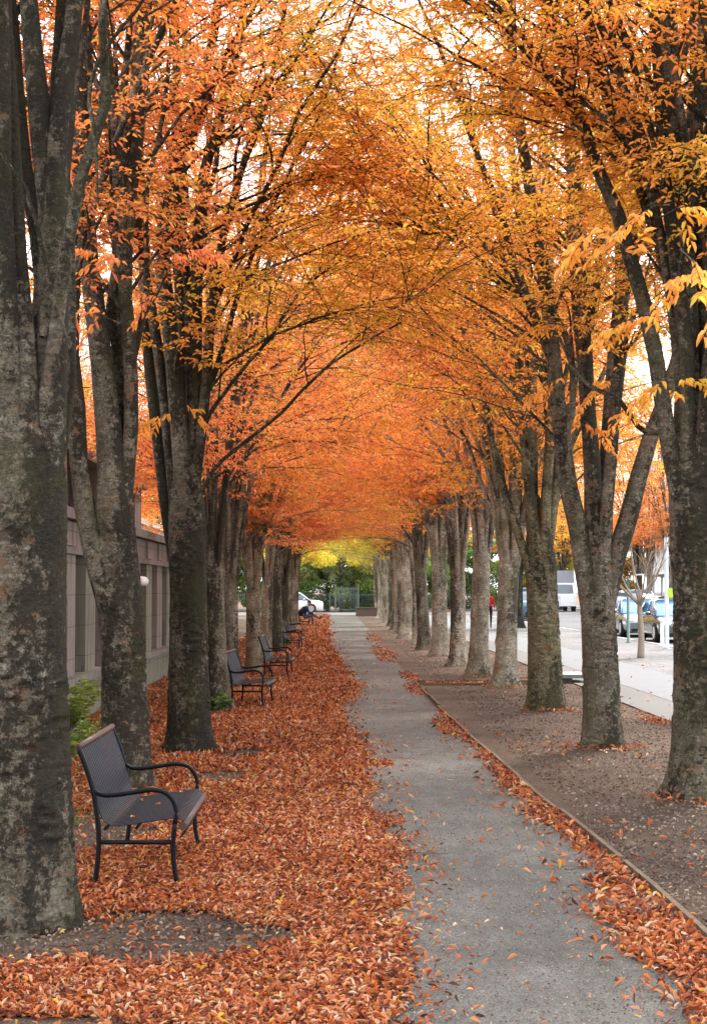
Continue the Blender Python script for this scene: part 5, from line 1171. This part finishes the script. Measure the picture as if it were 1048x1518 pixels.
# seated reader: facing +X, on the far bench
px_, py_ = -1.80, 80.1
pr = empty('person', (px_, py_, 0.0)); tag(pr, 'person in navy jacket sitting hunched on the far bench with one leg crossed', 'person')
N = {'pelvis': (.20, 0, .52, .125), 'belly': (.21, 0, .66, .13), 'chest': (.30, 0, .86, .15), 'neckb': (.37, 0, .99, .075), 'neck': (.41, 0, 1.04, .052), 'head': (.455, 0, 1.11, .082), 'crown': (.47, 0, 1.18, .078),
     'lhip': (.24, -.09, .50, .088), 'lknee': (.62, -.11, .52, .062), 'lcalf': (.64, -.11, .28, .052), 'lank': (.63, -.11, .10, .038), 'lfoot': (.68, -.11, .045, .040), 'ltoe': (.82, -.11, .035, .032),
     'rhip': (.24, .09, .50, .088), 'rknee': (.60, .17, .62, .065), 'rcalf': (.78, .06, .50, .052), 'rank': (.94, -.04, .41, .038), 'rfoot': (.99, -.06, .43, .038), 'rtoe': (1.08, -.07, .53, .032),
     'lsh': (.35, -.17, .93, .062), 'lelb': (.45, -.24, .68, .048), 'lwrist': (.66, -.10, .66, .030), 'rsh': (.35, .17, .93, .062), 'relb': (.46, .25, .69, .048), 'rwrist': (.66, .10, .67, .030)}
E = [('pelvis', 'belly'), ('belly', 'chest'), ('chest', 'neckb'), ('neckb', 'neck'), ('neck', 'head'), ('head', 'crown'), ('pelvis', 'lhip'), ('lhip', 'lknee'), ('lknee', 'lcalf'), ('lcalf', 'lank'), ('lank', 'lfoot'), ('lfoot', 'ltoe'),
     ('pelvis', 'rhip'), ('rhip', 'rknee'), ('rknee', 'rcalf'), ('rcalf', 'rank'), ('rank', 'rfoot'), ('rfoot', 'rtoe'), ('chest', 'lsh'), ('lsh', 'lelb'), ('lelb', 'lwrist'), ('chest', 'rsh'), ('rsh', 'relb'), ('relb', 'rwrist')]
RG = {k: 'navy' for k in N}
for k in ('lhip', 'lknee', 'lcalf', 'lank', 'rhip', 'rknee', 'rcalf', 'rank'): RG[k] = 'grey_cloth'
for k in ('lfoot', 'ltoe', 'rfoot', 'rtoe'): RG[k] = 'black_cloth'
for k in ('neck', 'head', 'crown'): RG[k] = 'skin'
add_hand(N, E, RG, 'l', (.66, -.10, .66), (1, .35, -.05), (0, 0, 1)); add_hand(N, E, RG, 'r', (.66, .10, .67), (1, -.35, -.05), (0, 0, 1))
skin_figure('body', N, E, RG, pr); head_details(pr, (.47, 0, 1.145), (.75, 0, -.65), beard=True)
bp = empty('backpack', (px_+.08, py_, .62), 0); bp.rotation_euler = (0, .5, 0); tag(bp, 'black backpack on the back of the seated person', 'backpack')
nb = NB(); nb.ball((0, 0, .16), (.13, .17, .26), 16, 12); nb.build('pack', M['black_cloth'], bp); nb = NB(); nb.ball((-.11, 0, .08), (.06, .12, .13), 12, 8); nb.build('pocket', M['black_cloth'], bp)
for s in (-1, 1): nb = NB(); nb.tube([(.06, s*.11, .36), (.19, s*.12, .40), (.26, s*.12, .28)], .014, 6); nb.build('strap', M['black_cloth'], bp)
ph = empty('phone', (px_+.80, py_, .70)); tag(ph, 'small dark phone in the hands of the seated person', 'phone'); nb = NB(); nb.box(-.035, .035, -.012, .0, -.06, .06); nb.build('case', M['rubber'], ph); nb = NB(); nb.box(-.032, .032, .001, .003, -.055, .055); nb.build('screen', M['glass'], ph)
ph.rotation_euler = (0.2, 0, PI/2)
def walker(x, y, rz, top, legs, lab, step=.22):
    r_ = empty('person', (x, y, .02), rz); tag(r_, lab, 'person')
    N = {'pelvis': (0, 0, .95, .12), 'belly': (0, 0, 1.10, .12), 'chest': (.02, 0, 1.30, .145), 'neckb': (.02, 0, 1.44, .07), 'neck': (.03, 0, 1.49, .05), 'head': (.05, 0, 1.58, .082), 'crown': (.05, 0, 1.66, .075)}
    E = [('pelvis', 'belly'), ('belly', 'chest'), ('chest', 'neckb'), ('neckb', 'neck'), ('neck', 'head'), ('head', 'crown')]
    for s, q, nm in ((-1, 1, 'l'), (1, -1, 'r')):
        N[nm+'hip'] = (0, s*.09, .90, .09); N[nm+'knee'] = (q*step*.6+.03, s*.1, .50, .06); N[nm+'ank'] = (q*step, s*.1, .09, .038); N[nm+'foot'] = (q*step+.06, s*.1, .045, .04); N[nm+'toe'] = (q*step+.18, s*.1, .035, .03)
        E += [('pelvis', nm+'hip'), (nm+'hip', nm+'knee'), (nm+'knee', nm+'ank'), (nm+'ank', nm+'foot'), (nm+'foot', nm+'toe')]
        N[nm+'sh'] = (.01, s*.18, 1.38, .06); N[nm+'elb'] = (-q*.06-.02, s*.24, 1.12, .046); N[nm+'wrist'] = (-q*.12+.06, s*.23, .90, .03)
        E += [('chest', nm+'sh'), (nm+'sh', nm+'elb'), (nm+'elb', nm+'wrist')]
    RG = {k: top for k in N}
    for k in N:
        if k[1:] in ('hip', 'knee', 'ank'): RG[k] = legs
        if k[1:] in ('foot', 'toe'): RG[k] = 'black_cloth'
    for k in ('neck', 'head', 'crown'): RG[k] = 'skin'
    for s, nm in ((-1, 'l'), (1, 'r')): w = N[nm+'wrist']; add_hand(N, E, RG, nm, w[:3], (.15, 0, -1), (0, -s, 0))
    skin_figure('body', N, E, RG, r_); head_details(r_, (.055, 0, 1.62), (1, 0, -.05))
walker(at(724, 875, 77)[0]+.02, 77, -PI/2, 'red_cloth', 'black_cloth', 'person in red top and black trousers walking on the bright walkway behind the trunks')
walker(at(825, 875, 112)[0], 112, -PI/2, 'pale_cloth', 'navy', 'distant pedestrian in pale top beside the road, seen between two right trunks', .12)
print('all', round(time.time()-T0, 1))

# ------------------------------------------------------------------ sky and light
SUN_EL, SUN_AZ = math.radians(50), math.radians(28)     # azimuth clockwise from +Y
w = bpy.data.worlds.new('World'); scene.world = w; w.use_nodes = True; nt = w.node_tree; nt.nodes.clear()
out = nt.nodes.new('ShaderNodeOutputWorld'); bg = nt.nodes.new('ShaderNodeBackground'); sky = nt.nodes.new('ShaderNodeTexSky')
sky.sky_type = 'NISHITA'; sky.sun_disc = False; sky.sun_elevation = SUN_EL; sky.sun_rotation = SUN_AZ; sky.air_density = 1.0; sky.dust_density = 1.5
tc = nt.nodes.new('ShaderNodeTexCoord'); nz = nt.nodes.new('ShaderNodeTexNoise'); nz.inputs['Scale'].default_value = 5; nz.inputs['Detail'].default_value = 7
rp = nt.nodes.new('ShaderNodeValToRGB'); rp.color_ramp.elements[0].position = 0.40; rp.color_ramp.elements[0].color = (.35, .35, .35, 1); rp.color_ramp.elements[1].position = 0.56; rp.color_ramp.elements[1].color = (.97, .97, .97, 1)
mx = nt.nodes.new('ShaderNodeMix'); mx.data_type = 'RGBA'; mx.inputs[7].default_value = (10.6, 11.2, 12.0, 1)
nt.links.new(tc.outputs['Generated'], nz.inputs['Vector']); nt.links.new(nz.outputs['Fac'], rp.inputs[0]); nt.links.new(rp.outputs[0], mx.inputs[0]); nt.links.new(sky.outputs[0], mx.inputs[6]); nt.links.new(mx.outputs[2], bg.inputs[0])
bg.inputs[1].default_value = 0.14; nt.links.new(bg.outputs[0], out.inputs[0])
sd = bpy.data.lights.new('sun', 'SUN'); sd.energy = 3.4; sd.angle = math.radians(12); sd.color = (1, .97, .93); so = bpy.data.objects.new('sun', sd); COL.objects.link(so)
so.rotation_euler = Vector((-math.sin(SUN_AZ)*math.cos(SUN_EL), -math.cos(SUN_AZ)*math.cos(SUN_EL), -math.sin(SUN_EL))).to_track_quat('-Z', 'Y').to_euler()

scene.render.engine = 'CYCLES'
c = scene.cycles; c.max_bounces = 8; c.diffuse_bounces = 4; c.glossy_bounces = 2; c.transmission_bounces = 6; c.use_denoising = True; c.caustics_reflective = False; c.caustics_refractive = False
c.use_adaptive_sampling = True; c.adaptive_threshold = 0.02
vs = scene.view_settings; vs.view_transform = 'Standard'; vs.look = 'None'; vs.exposure = 1.45; vs.gamma = 1
